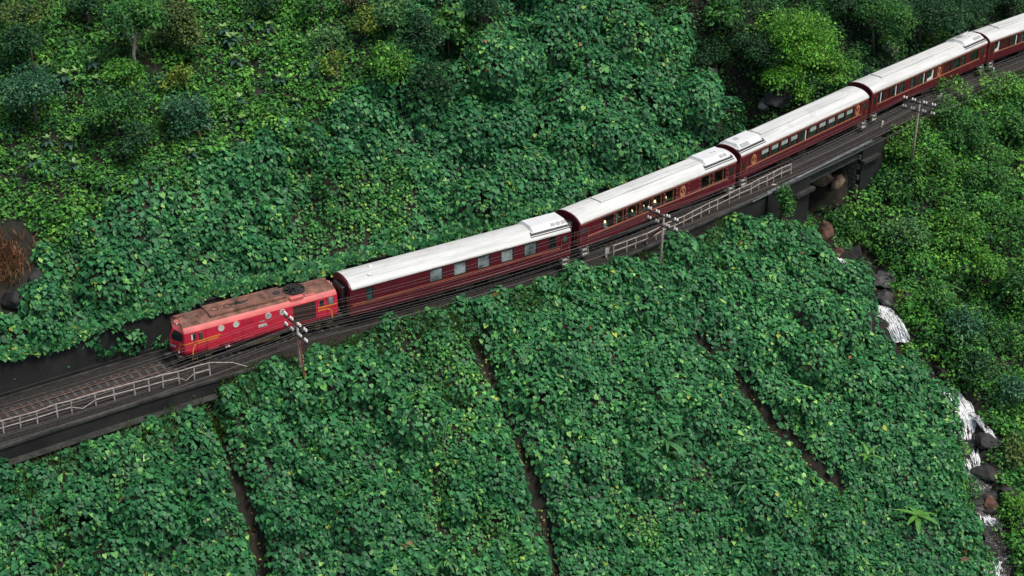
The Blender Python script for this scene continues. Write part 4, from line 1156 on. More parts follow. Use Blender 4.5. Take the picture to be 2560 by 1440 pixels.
def loco_shell(levels):
    mb = MB(); vs = []; n = 2 * len(ANG)
    for z in levels:
        f = [shell(a, z) for a in ANG]
        vs += f + [Vector((-p.x, -p.y, p.z)) for p in f]
    fs = []
    for i in range(len(levels) - 1):
        for k in range(n):
            k2 = (k + 1) % n
            fs.append((i * n + k, i * n + k2, (i + 1) * n + k2, (i + 1) * n + k)[::-1])
    return mb, vs, fs, n
mb, vs, fs, n = loco_shell([0.92, 1.3, 1.95, 2.35, 2.76]); mb.add(vs, fs + [tuple(range(n))]); mb.build('body', M['loco_red'], loco, smooth=True)
mb, vs, fs, n = loco_shell([2.76, 2.90, 3.02, 3.10]); mb.add(vs, fs); mb.build('roof_shoulder', M['loco_pink'], loco, smooth=True)
mb, vs, fs, n = loco_shell([3.10, 3.17, 3.24, 3.28, 3.32]); mb.add(vs, fs + [tuple(len(vs) - n + k for k in range(n))[::-1]]); lr = mb.build('roof', M['loco_rust'], loco, smooth=True)
def patch(name, th0, th1, z0, z1, m, parent, out=0.012, n=6, shape=None):
    mb = MB(); vs = []
    for j in range(n + 1):
        for i in range(n + 1):
            a, b = i / n, j / n
            if shape: a, b = shape(a, b)
            vs.append(shell(th0 + (th1 - th0) * a, z0 + (z1 - z0) * b, out))
    mb.add(vs, [(j * (n + 1) + i, j * (n + 1) + i + 1, (j + 1) * (n + 1) + i + 1, (j + 1) * (n + 1) + i)[::-1] for j in range(n) for i in range(n)])
    return mb.build(name, m, parent, smooth=True)
def rnd(a, b):
    u, v = 2 * a - 1, 2 * b - 1
    return (0.5 + 0.5 * u * math.sqrt(1 - 0.34 * v * v), 0.5 + 0.5 * v * math.sqrt(1 - 0.34 * u * u))
for s0, s1 in ((-62, -6), (6, 62)):
    f = patch('windshield', s0, s1, 2.02, 2.72, M['rubber'], loco, 0.012, 8, rnd)
    patch('pane', s0 + 4, s1 - 4, 2.08, 2.67, M['pane_dark'], f, 0.022, 8, rnd)
patch('number_plate', -30, -4, 1.42, 1.58, M['white_paint'], loco, 0.02)
# nose star
def star(cth, cz, r):
    mb = MB(); vs = [shell(cth, cz, 0.022)]
    for k in range(10):
        a = math.pi / 2 + k * math.pi / 5; rr = r if k % 2 == 0 else r * .42
        vs.append(shell(cth - rr * math.cos(a) * 34, cz + rr * math.sin(a), 0.022))
    mb.add(vs, [(0, 1 + (k + 1) % 10, 1 + k) for k in range(10)] + [(0, 1 + k, 1 + (k + 1) % 10) for k in range(0)])
    return mb.build('star', M['yellow'], loco)
star(-11, 1.80, 0.17)
def nose_line(pts, w, name='stripe', m='yellow'):
    mb = MB(); vs = []
    for i, (th, z) in enumerate(pts):
        a = pts[max(0, i - 1)]; b = pts[min(len(pts) - 1, i + 1)]
        dx, dz = (b[0] - a[0]) / 45, b[1] - a[1]; l = math.hypot(dx, dz) or 1
        vs.append(shell(th - dz / l * w * 22, z + dx / l * w / 2, .016)); vs.append(shell(th + dz / l * w * 22, z - dx / l * w / 2, .016))
    mb.add(vs, [(2 * i, 2 * i + 2, 2 * i + 3, 2 * i + 1) for i in range(len(pts) - 1)])
    return mb.build(name, M[m], loco)
nose_line([(-38, 1.22), (-40, 1.35), (-44, 1.55), (-50, 1.84), (-58, 1.88), (-68, 1.88), (-78, 1.90), (-90, 1.93)], 0.085)
nose_line([(38, 1.22), (40, 1.35), (44, 1.55), (50, 1.84), (58, 1.88), (68, 1.88), (78, 1.90), (90, 1.93)], 0.085)
ul = lambda u: u - LL / 2
YS = -1.402
def lbox(name, u0, u1, z0, z1, m, t=0.014, parent=None): return MB().box(ul(u0), ul(u1), YS - t, YS + .03, z0, z1).build(name, M[m], parent or loco)
strip([(ul(u), z) for u, z in ((.68, 1.93), (2.62, 2.02))], .085, YS).build('stripe', M['yellow'], loco)
strip([(ul(u), z) for u, z in ((.82, 1.76), (2.45, 1.83))], .075, YS).build('stripe', M['yellow'], loco)
strip([(ul(u), z) for u, z in ((.72, 1.76), (.60, 1.66), (.50, 1.48), (.43, 1.25), (.40, .95))], .085, YS).build('stripe', M['yellow'], loco)
strip([(ul(u), z) for u, z in ((10.45, 2.02), (12.05, 2.02))], .085, YS).build('stripe', M['yellow'], loco)
strip([(ul(u), z) for u, z in ((10.45, 1.80), (11.20, 1.80), (11.42, 1.72), (11.56, 1.55), (11.60, 1.30), (11.62, 0.95))], .085, YS).build('stripe', M['yellow'], loco)
def lwin(name, u0, u1, z0, z1, pane, white=False):
    f = MB().box(ul(u0), ul(u1), YS - .018, YS + .02, z0, z1).build(name, M['rubber'], loco, bevel=.03)
    MB().box(ul(u0) + .03, ul(u1) - .03, YS - .026, YS - .012, z0 + .03, z1 - .03).build('pane', M[pane], f, bevel=.02)
    if white: MB().box(ul(u0) + .03, ul(u0) + .16, YS - .032, YS - .018, z0 + .03, z1 - .06).build('sliding_sash', M['white_paint'], f)
lwin('cab_window', .34, .70, 2.12, 2.66, 'pane_dark', True); lwin('cab_window', .96, 1.26, 2.04, 2.64, 'pane_green')
lwin('cab_window', 10.64, 10.98, 2.12, 2.66, 'pane_dark'); lwin('cab_window', 11.34, 11.78, 2.10, 2.72, 'pane_pale')
for u in (.78, 1.50, 10.42, 11.22): MB().box(ul(u) - .012, ul(u) + .012, YS - .012, YS + .02, .96, 2.74).build('door_seam', M['maroon'], loco)
for u in (2.72, 3.89, 6.45, 7.61):
    p = MB().disc((ul(u), YS - .005, 2.50), .245, 'y', 22, .03, r2=.19).build('porthole', M['roof_trim'] if u > 5 else M['cream'], loco)
    MB().disc((ul(u), YS - .002, 2.50), .20, 'y', 22, .02).build('pane', M['cream'] if u < 5 else M['grille'], p)
def louvre(u0, u1, z0, z1):
    f = lbox('louvre', u0, u1, z0, z1, 'loco_grille', .010)
    for z in np.arange(z0 + .06, z1 - .03, .085): MB().box(ul(u0) + .03, ul(u1) - .03, YS - .024, YS - .009, z, z + .035).build('slat', M['loco_red'], f)
for a in ((4.40, 5.30, 2.30, 2.70), (3.56, 4.22, 1.10, 1.86), (4.34, 5.28, 1.10, 1.86), (1.58, 2.42, 1.0, 1.70)): louvre(*a)
rd = lbox('radiator_grille', 8.45, 10.30, 1.26, 2.70, 'rad', .012)
for u in np.arange(8.6, 10.25, .2): MB().box(ul(u), ul(u) + .03, YS - .022, YS - .011, 1.30, 2.66).build('slat', M['rubber'], rd)
def text(body, x, z, size, m, parent, y, ang=0.0):
    cu = bpy.data.curves.new('lettering', 'FONT'); cu.body = body; cu.size = size; cu.align_x = 'CENTER'; cu.extrude = 0.002
    o = bpy.data.objects.new('lettering', cu); col.objects.link(o)
    dg = bpy.context.evaluated_depsgraph_get(); me = bpy.data.meshes.new_from_object(o.evaluated_get(dg)); bpy.data.objects.remove(o)
    me.materials.clear(); t = link_mesh('lettering', me, M[m], parent); t.location = (x, y, z); t.rotation_euler = (math.pi / 2, 0, ang); return t
text('VNR', ul(5.94), 2.10, .20, 'white_paint', loco, YS - .004)
pl = lbox('number_plate', 5.60, 6.30, 1.72, 1.92, 'white_paint', .016)
text('D11H-307', ul(5.95), 1.755, .155, 'rubber', pl, YS - .020)
_np = shell(-17, 1.45, .026); _nq = shell(-12, 1.45, .026); text('D11H 307', _np.x, _np.z, .12, 'rubber', loco, _np.y, math.atan2(-( shell(-28, 1.45).y - shell(-6, 1.45).y), -(shell(-28, 1.45).x - shell(-6, 1.45).x)) + math.pi)
lbox('white_mark', 2.95, 3.05, .78, .88, 'white_paint'); lbox('white_mark', 3.12, 3.30, .80, .90, 'white_paint')
# roof fittings
h1 = MB().box(ul(2.15), ul(8.25), -.86, .86, 3.16, 3.45).build('roof_hatch', M['loco_rust'], loco, bevel=.04)
for u in (5.1, 6.6): MB().box(ul(u), ul(u) + .03, -.85, .85, 3.45, 3.462).build('hatch_seam', M['fade_patch'], h1)
for u in (2.78, 3.80): MB().disc((ul(u), -.12, 3.46), .30, 'z', 26, .03, r2=.245).build('fan_ring', M['soot'], h1)
MB().tube([(ul(4.6), -.10, 3.44), (ul(4.6), -.10, 3.62)], [.20, .15], 10).build('exhaust', M['soot'], h1)
mb = MB(); mb.add([(ul(4.75) + .75 * math.cos(a) * (1 + .25 * math.sin(3 * a)), -.08 + .24 * math.sin(a), 3.456) for a in np.linspace(0, 6.28, 24, endpoint=False)], [tuple(range(24))]); mb.build('soot_stain', M['soot'], h1)
MB().box(ul(7.05), ul(8.15), -.62, .62, 3.45, 3.475).build('hatch_lid', M['fade_patch'], h1, bevel=.01)
MB().disc((ul(7.72), -.15, 3.50), .27, 'z', 22, .07).build('hatch_cap', M['soot'], h1)
fan = MB().disc((ul(9.2), 0, 3.34), .84, 'z', 30, .14, r2=.76).build('cooling_fan', M['soot'], loco)
MB().disc((ul(9.2), 0, 3.30), .77, 'z', 30, .04).build('fan_well', M['soot'], fan)
for k in range(8):
    a = k * math.pi / 4; MB().add([(ul(9.2) + .12 * math.cos(a), .12 * math.sin(a), 3.37), (ul(9.2) + .74 * math.cos(a), .74 * math.sin(a), 3.345), (ul(9.2) + .74 * math.cos(a + .5), .74 * math.sin(a + .5), 3.385), (ul(9.2) + .12 * math.cos(a + .7), .12 * math.sin(a + .7), 3.385)], [(0, 1, 2, 3)]).build('blade', M['dark_metal'], fan)
MB().box(ul(8.35), ul(9.45), -1.22, -.86, 2.95, 3.32).build('side_duct', M['loco_pink'], loco, bevel=.05)
MB().box(ul(9.6), ul(10.4), -1.10, -.95, 3.02, 3.20).build('roof_rail', M['loco_pink'], loco, bevel=.03)
mb = MB(); mb.add([(ul(u), y, z) for u, y, z in ((.55, -.62, 3.292), (1.30, -.78, 3.255), (1.45, -.30, 3.345), (1.40, .45, 3.33), (.60, .40, 3.33), (.50, -.2, 3.345))], [(0, 1, 2, 3, 4, 5)]); mb.build('dull_roof_patch', M['fade_patch'], loco)
for s in (-1, 1):
    hx = s * (LL / 2 - .02)
    hl = MB().box(hx - .22, hx + .22, -.32, .32, 2.98, 3.22).build('headlight_housing', M['loco_pink'], loco, bevel=.06)
    for y in (-.16, .16): MB().disc((hx + s * .24, y, 3.08), .10, 'x', 14, .04).build('headlight', M['cream'], hl)
    for y in (-.85, .85):
        q = shell(-38, 1.15, .03); MB().disc((s * abs(q.x) , y, 1.12), .075, 'x', 12, .06).build('marker_light', M['cream'], loco)
    MB().box(s * (LL / 2 + .35) - .30, s * (LL / 2 + .35) + .30, -1.15, 1.15, .50, .91).build('buffer_beam', M['dark_metal'], loco, bevel=.05)
    MB().box(s * (LL / 2 + .95) - .35, s * (LL / 2 + .95) + .35, -.15, .15, .55, .82).build('coupler', M['dark_metal'], loco, bevel=.04)
    pw = MB(); pw.add([(s * (LL / 2 + .72), -1.0, .50), (s * (LL / 2 + .72), 1.0, .50), (s * (LL / 2 + .98), .9, .12), (s * (LL / 2 + .98), -.9, .12), (s * (LL / 2 + .6), 1.0, .50), (s * (LL / 2 + .6), -1.0, .50), (s * (LL / 2 + .85), .9, .12), (s * (LL / 2 + .85), -.9, .12)], [(0, 1, 2, 3), (5, 7, 6, 4), (3, 2, 6, 7), (0, 3, 7, 5), (1, 4, 6, 2), (0, 5, 4, 1)]); pw.build('snow_plough', M['under'], loco)
MB().box(-LL / 2 + .1, LL / 2 - .1, -1.30, 1.30, .66, .915).build('underframe', M['under'], loco)
M['tank'] = mat('oily_tank', (0.05, 0.045, 0.025), 0.6, 0.4, 2.0, color2=(0.13, 0.10, 0.04))
MB().box(ul(4.6), ul(7.4), -1.22, 1.22, .22, .66).build('fuel_tank', M['tank'], loco, bevel=.08)
for u in (.55, 1.6, 10.4, 11.4):
    st = MB(); st.box(ul(u) - .2, ul(u) + .2, -1.38, -1.15, .22, .27); st.box(ul(u) - .2, ul(u) + .2, -1.38, -1.18, .50, .55); st.box(ul(u) - .22, ul(u) - .18, -1.36, -1.2, .2, .9); st.box(ul(u) + .18, ul(u) + .22, -1.36, -1.2, .2, .9); st.build('step', M['tank'], loco)
lbox('panel_step', 6.0, 6.14, .92, 1.16, 'rubber')
bogie(loco, ul(2.5)); bogie(loco, ul(9.5))
# ---------------------------------------------------------------- scrub, bushes and trees
def blob_leaves(C, R, per, size, pal, r, up=0.55, flat=0.8, jit=0.25, shell_in=0.72, tipdown=0.35, hemi=-0.25):
    """leaves over many rounded clumps; C centres, R radii, pal = list of (colours, weights) or per-clump colours"""
    n = np.maximum(4, (per * R ** 2).astype(int)); idx = np.repeat(np.arange(len(C)), n); N = len(idx)
    d = norm(r.normal(0, 1, (N, 3))); d[:, 2] = np.where(d[:, 2] < hemi, -d[:, 2] * 0.6, d[:, 2]); d = norm(d)
    rad = R[idx] * r.uniform(shell_in, 1.08, N) * (0.82 + 0.36 * r.random(N))
    P = C[idx] + d * rad[:, None] * np.array([1, 1, flat])
    nr = norm(d * 0.55 + np.array([0, 0, up]) + r.normal(0, 0.38, (N, 3)))
    tip = d * 0.8 + np.array([0, 0, -tipdown]) + r.normal(0, 0.55, (N, 3))
    sc = np.clip(r.lognormal(math.log(size), 0.28, N), size * 0.5, size * 1.9)
    return P, nr, tip, sc, idx
def clump_color(n_clump, idx, cols, w, r, cj=0.22, lj=0.2):
    cc = palette(n_clump, cols, w, cj, r)
    c = cc[idx]; N = len(idx)
    alt = palette(N, cols, w, 0.2, r)
    m = r.random((N, 1)) < 0.35
    return np.where(m, alt, c) * (1 + lj * r.uniform(-1, 1, (N, 1)))

def mask_ul(x, y, xs, T, gd, gs):
    lim = vine_top(xs) - 0.4 + 0.9 * fbm(x / 2.5, y / 2.5, 52)
    return (T > np.minimum(lim, 40)) & (T > 4) & (gully_side(x, y) > 0) & (xs < 10) & ~pip(x, y, BARE)
def mask_ur(x, y, xs, T, gd, gs):
    return (T > np.where(xs > 14, 2.95, 3.4)) & ((gully_side(x, y) <= 0) | ((gully_side(x, y) > 0) & (gd < 6.0) & (xs > 4)) | (xs > 22)) & open_ground(x, y, .6)
def mask_rb(x, y, xs, T, gd, gs):
    return (T < -3.3) & (gully_side(x, y) <= 0) & (gd > 1.2 + 0.6 * fbm(x / 2, y / 2, 55)) & open_ground(x, y)
def mask_lb(x, y, xs, T, gd, gs):          # fringe of the left bank, between vines and water, and under the bridge
    return (np.abs(T) < 30) & (T < 2.5) & (gully_side(x, y) > 0) & (gd < 3.4) & (gd > 1.1) & ((T < -3.4) | (xs > 25)) & open_ground(x, y)

def cover(name, mask, cl_den, rlo, rhi, per, size, cols, w, label, seed, low=8, tpl=T_OVAL, cat='undergrowth', lowsize=None, holes=0.35):
    x, y, r = scatter(cl_den, (GX0 + 1, GX1 - 1, GY0 + 1, GY1 - 1), mask, seed)
    patch_n = fbm(x / 3.5, y / 3.5, seed + 5)
    k = r.random(len(x)) < 0.85 + 0.5 * patch_n; x, y, patch_n = x[k], y[k], patch_n[k]
    R = np.clip(r.lognormal(math.log((rlo + rhi) / 2), 0.42, len(x)), rlo, rhi * 1.7) * (0.8 + 0.5 * np.clip(patch_n + 0.2, 0, 1))
    C = np.stack([x, y, H(x, y) + R * 0.15], -1)
    P, nr, tip, sc, idx = blob_leaves(C, R, per, size, None, r)
    c = clump_color(len(C), idx, cols, w, r)
    x2, y2, r2 = scatter(low, (GX0 + 1, GX1 - 1, GY0 + 1, GY1 - 1), mask, seed + 100)
    k = fbm(x2 / 1.6, y2 / 1.6, seed + 9) > -holes; x2, y2 = x2[k], y2[k]
    N2 = NRM(x2, y2); n2 = len(x2)
    P2 = np.stack([x2, y2, H(x2, y2) + r2.uniform(0.02, 0.35, n2)], -1)
    nr2 = norm(N2 * .4 + np.array([0, 0, .6]) + r2.normal(0, .4, (n2, 3))); tip2 = r2.normal(0, 1, (n2, 3))
    sc2 = np.clip(r2.lognormal(math.log(lowsize or size), .3, n2), .08, .5); c2 = palette(n2, cols, w, .3, r2)
    o = leaf_mesh(name, tpl, np.r_[P, P2], np.r_[nr, nr2], np.r_[tip, tip2], np.r_[sc, sc2], np.r_[c, c2], M['shrub_leaf'])
    tag(o, label, cat, kind='stuff'); print(name, len(o.data.polygons))
    return o
UL_C = [(0.0234, 0.0919, 0.028), (0.0425, 0.1641, 0.032), (0.0691, 0.2428, 0.036), (0.1116, 0.3281, 0.042), (0.17, 0.4069, 0.06), (0.0425, 0.1378, 0.06)]
cover('hillside_scrub', mask_ul, 1.15, 0.35, 0.9, 110, 0.28, UL_C, [.16, .25, .28, .16, .05, .10], 'mixed green scrub and weeds on the upper left hillside', 201, low=36)
UR_C = [(0.0127, 0.0551, 0.02), (0.0234, 0.0919, 0.026), (0.0361, 0.1378, 0.03), (0.0638, 0.1969, 0.034), (0.1062, 0.2756, 0.035)]
cover('hillside_scrub', mask_ur, 0.75, 0.45, 1.15, 78, 0.29, UR_C, [.30, .30, .22, .12, .06], 'dark undergrowth on the steep slope behind the far carriages', 202, low=22)
RB_C = [(0.0199, 0.0956, 0.027), (0.042, 0.1775, 0.0354), (0.0685, 0.2525, 0.0374), (0.1105, 0.3344, 0.0416), (0.1879, 0.4505, 0.0572)]
cover('bank_scrub', mask_rb, 0.9, 0.45, 1.15, 85, 0.30, RB_C, [.18, .28, .28, .18, .08], 'dense bright green undergrowth on the bank right of the stream', 203, low=24)
cover('bank_scrub', mask_lb, 1.2, 0.30, 0.70, 150, 0.20, RB_C, [.34, .34, .20, .10, .02], 'low dark undergrowth along the stream and under the bridge', 204, low=40)

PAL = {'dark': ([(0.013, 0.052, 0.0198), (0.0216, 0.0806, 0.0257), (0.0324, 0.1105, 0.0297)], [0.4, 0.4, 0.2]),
       'mid': ([(0.0194, 0.0845, 0.0248), (0.0346, 0.1365, 0.0317), (0.0594, 0.195, 0.0347), (0.0972, 0.26, 0.0396)], [0.25, 0.35, 0.28, 0.12]),
       'bright': ([(0.0302, 0.1235, 0.0238), (0.0594, 0.208, 0.0277), (0.0972, 0.2795, 0.0317), (0.162, 0.377, 0.0446)], [0.22, 0.33, 0.3, 0.15]),
       'lime': ([(0.0389, 0.1404, 0.0198), (0.0778, 0.2516, 0.0238), (0.1244, 0.3627, 0.0297), (0.1866, 0.4563, 0.0495)], [0.2, 0.3, 0.32, 0.18]),
       'olive': ([(0.0486, 0.0845, 0.0218), (0.0918, 0.1495, 0.0347), (0.1404, 0.2015, 0.0495), (0.0324, 0.091, 0.0297)], [0.3, 0.3, 0.2, 0.2]),
       'yellow': ([(0.0756, 0.13, 0.0218), (0.162, 0.234, 0.0297), (0.2592, 0.325, 0.0446), (0.0648, 0.169, 0.0297)], [0.25, 0.3, 0.25, 0.2]),
       'blue': ([(0.0216, 0.0845, 0.0416), (0.0367, 0.13, 0.0614), (0.0594, 0.1885, 0.0842), (0.0972, 0.247, 0.099)], [0.3, 0.35, 0.25, 0.1]),
       'pale': ([(0.0486, 0.143, 0.0495), (0.081, 0.2145, 0.0693), (0.1296, 0.2925, 0.0891), (0.1836, 0.364, 0.099)], [0.25, 0.35, 0.28, 0.12]),
       'brown': ([(0.0756, 0.0715, 0.0297), (0.1188, 0.1105, 0.0446), (0.054, 0.078, 0.0297), (0.0324, 0.078, 0.0297)], [0.3, 0.25, 0.25, 0.2])}
M['bark'] = mat('bark', (0.12, 0.10, 0.08), 0.9, 0.4, 3.0, bump=0.5)
M['bark_pale'] = mat('pale_bark', (0.34, 0.30, 0.24), 0.85, 0.3, 3.0)
def tree(cx, cy, w, h, pal, label, name='tree', leaf=0.20, hc=None, nclump=None, bark='bark', tpl=T_OVAL, cat='tree', per=95, seed=None, cone=False, cr=(0.22, 0.44), group=None):
    """crown centre and size given as seen in the photograph; the foot is found on the ground below it"""
    r = np.random.default_rng(seed or int(cx * 7 + cy * 3))
    depth0 = 150.0; hcm = hc if hc is not None else max(0.9, h / 28 * 0.46)
    d = march(cx, cy, lambda x, y: H(x, y) + hcm)
    dep = d[1] * math.cos(PITCH) - (d[2] - CAM_H) * math.sin(PITCH); sc = F_PX / dep
    rx = w / sc / 2; rz = h / sc / 2 / 0.93
    base = np.array([d[0], d[1], float(H(d[0], d[1]))])
    root = empty(name, tuple(base)); tag(root, label, cat, group)
    cz = d[2] - base[2]
    n = nclump or int(np.clip(14 + 11 * rx * rz, 16, 70))
    dirs = norm(r.normal(0, 1, (n, 3))); dirs[:, 2] = np.where(dirs[:, 2] < -0.45, -dirs[:, 2], dirs[:, 2])
    rad = r.uniform(0.45, 1.0, n) ** 0.6
    R = r.uniform(cr[0], cr[1], n) * min(rx, rz) * 1.1
    nb = int(5 + 1.6 * rx); bt = r.integers(0, nb, n)
    dirs = norm(dirs[:nb][bt % len(dirs[:nb])] + r.normal(0, .33, (n, 3)) * np.array([1, 1, .7])); rad = np.clip(rad[:nb][bt % len(rad[:nb])] + r.normal(0, .16, n), .25, 1.08)
    C = dirs * rad[:, None] * (1 + .22 * np.sin(3 * np.arctan2(dirs[:, 1], dirs[:, 0]) + r.uniform(0, 6)))[:, None] * np.array([max(rx - .25, .2), max(rx - .25, .2), max(rz - .25, .2)]) * 0.86
    if cone:
        f = np.clip((C[:, 2] / rz + 1) / 2, 0, 1); C[:, :2] *= (1.15 - 0.95 * f)[:, None]; R *= (1.1 - 0.6 * f)
    C[:, 2] += cz
    P, nr, tip, s, idx = blob_leaves(C, R, per / (leaf / .2) ** 2, leaf, None, r, flat=0.75, hemi=-0.6, shell_in=0.5)
    c = clump_color(n, idx, *PAL[pal], r)
    leaf_mesh('crown', tpl, P, nr, tip, s, c, M['shrub_leaf'], root)
    mb = MB(); tr = 0.018 * (cz + rz) + 0.03; wob = r.uniform(-.15, .15, (3, 2)) * rx
    top = Vector((wob[2][0], wob[2][1], cz + rz * .35))
    mb.tube([(0, 0, -.4), (wob[0][0] * .5, wob[0][1] * .5, cz * .45), (wob[1][0], wob[1][1], cz), top], [tr * 1.3, tr, tr * .7, tr * .25], 7)
    for i in r.choice(n, min(n, 9), replace=False):
        a = Vector((wob[1][0] * .7, wob[1][1] * .7, cz * r.uniform(.5, .95))); b = Vector(C[i])
        mb.tube([a, a.lerp(b, .55) + Vector((0, 0, .12)), b], [tr * .45, tr * .28, tr * .1], 5)
    mb.build('trunk', M[bark], root, smooth=True)
    return root

T_ = [(330, 75, 190, 150, 'mid', 'tall dark green feathery tree with a pale trunk at the upper left', .26, 'bark_pale', 3.6),
      (455, 75, 150, 180, 'olive', 'olive-green spreading tree right of the pale-trunked tree', .22, 'bark', 2.6),
      (55, 30, 160, 90, 'olive', 'dull olive tree in the top left corner', .22, 'bark', 2.6),
      (75, 120, 170, 110, 'dark', 'dark green tree just below the top left corner', .22, 'bark', 2.4),
      (80, 240, 165, 150, 'blue', 'round bluish-green tree at the left edge of the hillside', .20, 'bark', 2.6),
      (312, 195, 130, 110, 'bright', 'bright green bushy tree left of the pale yellowish one', .20, 'bark', None),
      (460, 200, 110, 85, 'yellow', 'small tree with pale yellowish leaves on the left hillside', .24, 'bark', None),
      (455, 285, 130, 125, 'blue', 'bluish-green tree below the pale yellowish one', .22, 'bark', None),
      (285, 285, 170, 130, 'mid', 'broad mid-green tree in the middle of the left hillside', .22, 'bark', None),
      (330, 350, 150, 90, 'dark', 'low dark tree at the foot of the broad mid-green tree', .20, 'bark', None),
      (828, 110, 125, 100, 'pale', 'small tree with pale green top on the open slope', .24, 'bark', None),
      (838, 165, 100, 70, 'yellow', 'yellow-green bush directly under the pale-topped small tree', .22, 'bark', None),
      (985, 40, 130, 110, 'pale', 'pale green tree near the top left of the vine mound', .22, 'bark', None),
      (912, 62, 90, 90, 'yellow', 'yellowing tree beside the pale green tree at the top', .20, 'bark', None),
      (965, 175, 130, 115, 'bright', 'yellow-green round bush below the yellowing tree', .20, 'bark', None),
      (1075, 215, 120, 130, 'dark', 'dark feathery shrub against the left edge of the vine mound', .24, 'bark', None),
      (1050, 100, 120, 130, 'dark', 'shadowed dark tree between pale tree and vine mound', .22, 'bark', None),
      (1205, 20, 130, 90, 'dark', 'very dark tree top behind the vine-covered stump', .22, 'bark', None),
      (885, 8, 90, 60, 'brown', 'brownish bare-looking shrub at the top edge', .18, 'bark', None),
      (650, 5, 160, 80, 'dark', 'dark tree cut by the top edge left of the brownish shrub', .22, 'bark', None),
      (780, 15, 130, 70, 'mid', 'green bush at the top edge beside the brownish shrub', .22, 'bark', None),
      (215, 20, 130, 90, 'dark', 'dark tree at the top edge left of the pale trunk', .22, 'bark', None),
      (2005, 105, 200, 200, 'lime', 'large lime-green tree above the bridge carriage', .22, 'bark', 3.5),
      (1960, 215, 140, 110, 'lime', 'lime-green lower branches hanging left of the roof of the bridge carriage', .22, 'bark', 2.2),
      (2085, 185, 110, 130, 'bright', 'bright green tree right of the large lime-green tree', .20, 'bark', 2.4),
      (1800, 45, 150, 120, 'mid', 'leafy tree on the ridge right of the vine mound', .28, 'bark', None),
      (1880, 140, 170, 120, 'dark', 'dark shrub in the ravine left of the lime-green tree', .20, 'bark', None),
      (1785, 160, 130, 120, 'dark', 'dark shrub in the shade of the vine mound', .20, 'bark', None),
      (2190, 60, 170, 150, 'mid', 'mid-green tree above the fourth carriage', .20, 'bark', 3.0),
      (2310, 55, 190, 130, 'dark', 'dark green tree behind the fourth carriage roof', .20, 'bark', 3.0),
      (2425, 25, 170, 100, 'dark', 'dark tree at the top edge above the last carriage joint', .20, 'bark', 2.6),
      (2530, 5, 130, 80, 'dark', 'dark tree in the top right corner', .20, 'bark', 2.6),
      (2120, 5, 180, 90, 'dark', 'dark tree cut by the top edge right of the lime-green tree', .20, 'bark', 2.6),
      (1955, 525, 100, 175, 'mid', 'narrow conical tree in front of the left bridge abutment', .20, 'bark', 3.0),
      (2005, 590, 85, 50, 'blue', 'small bluish shrub at the foot of the conical tree', .20, 'bark', None)]
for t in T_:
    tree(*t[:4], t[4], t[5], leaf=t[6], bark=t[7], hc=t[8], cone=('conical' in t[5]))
B_ = [(2385, 232, 130, 80, 'bright', 'yellow-green feathery bush at the track edge right of the far pole'), (2505, 225, 160, 90, 'bright', 'bright bush at the right edge just below the track'),
      (2245, 345, 130, 100, 'bright', 'bright bush left of the far telegraph pole, beside the abutment'), (2400, 320, 150, 110, 'mid', 'mid-green bush right of the far telegraph pole'),
      (2535, 335, 120, 120, 'mid', 'mid-green bush at the right edge below the first bright one'), (2320, 430, 160, 120, 'bright', 'large bright bush below the far telegraph pole'),
      (2470, 430, 160, 130, 'mid', 'broad mid-green bush towards the right edge, upper bank'), (2215, 470, 110, 90, 'mid', 'bush at the foot of the right abutment'),
      (2390, 555, 170, 130, 'bright', 'bright sprawling bush in the middle of the right bank'), (2520, 560, 140, 130, 'mid', 'mid-green bush at the right edge, middle of the bank'),
      (2260, 590, 140, 100, 'pale', 'pale-leaved shrub above the grey boulders of the stream'), (2430, 680, 160, 120, 'bright', 'bright bush right of the grey boulders'),
      (2540, 720, 120, 130, 'mid', 'green bush at the right edge level with the upper waterfall'), (2330, 740, 120, 90, 'mid', 'green shrub just right of the upper waterfall head'),
      (2390, 820, 150, 110, 'blue', 'bluish-green bush right of the upper waterfall'), (2500, 860, 140, 120, 'mid', 'green bush towards the right edge below the bluish one'),
      (2430, 930, 120, 100, 'dark', 'dark shrub above the lower waterfall'), (2530, 1000, 110, 130, 'blue', 'bluish shrub at the right edge beside the lower waterfall'),
      (2545, 1150, 90, 120, 'olive', 'olive dry-looking shrub at the right edge below the lower waterfall'), (2545, 1290, 110, 150, 'bright', 'bright leafy bush in the lower right corner above the stream'),
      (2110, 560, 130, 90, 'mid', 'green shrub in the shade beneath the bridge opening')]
B_.append((1798, 335, 70, 60, 'dark', 'dark bush behind the joint of the second and third carriages'))
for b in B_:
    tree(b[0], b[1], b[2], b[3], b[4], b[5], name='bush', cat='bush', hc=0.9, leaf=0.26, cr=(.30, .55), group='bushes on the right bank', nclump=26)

# vine-smothered stump left of the big mound, in the vine's own leaves
tree(1120, 75, 100, 100, 'mid', 'vine-smothered stump standing left of the big vine mound', name='vine_stump', leaf=.34, hc=3.0, tpl=T_HEART, per=120, cr=(.4, .7))

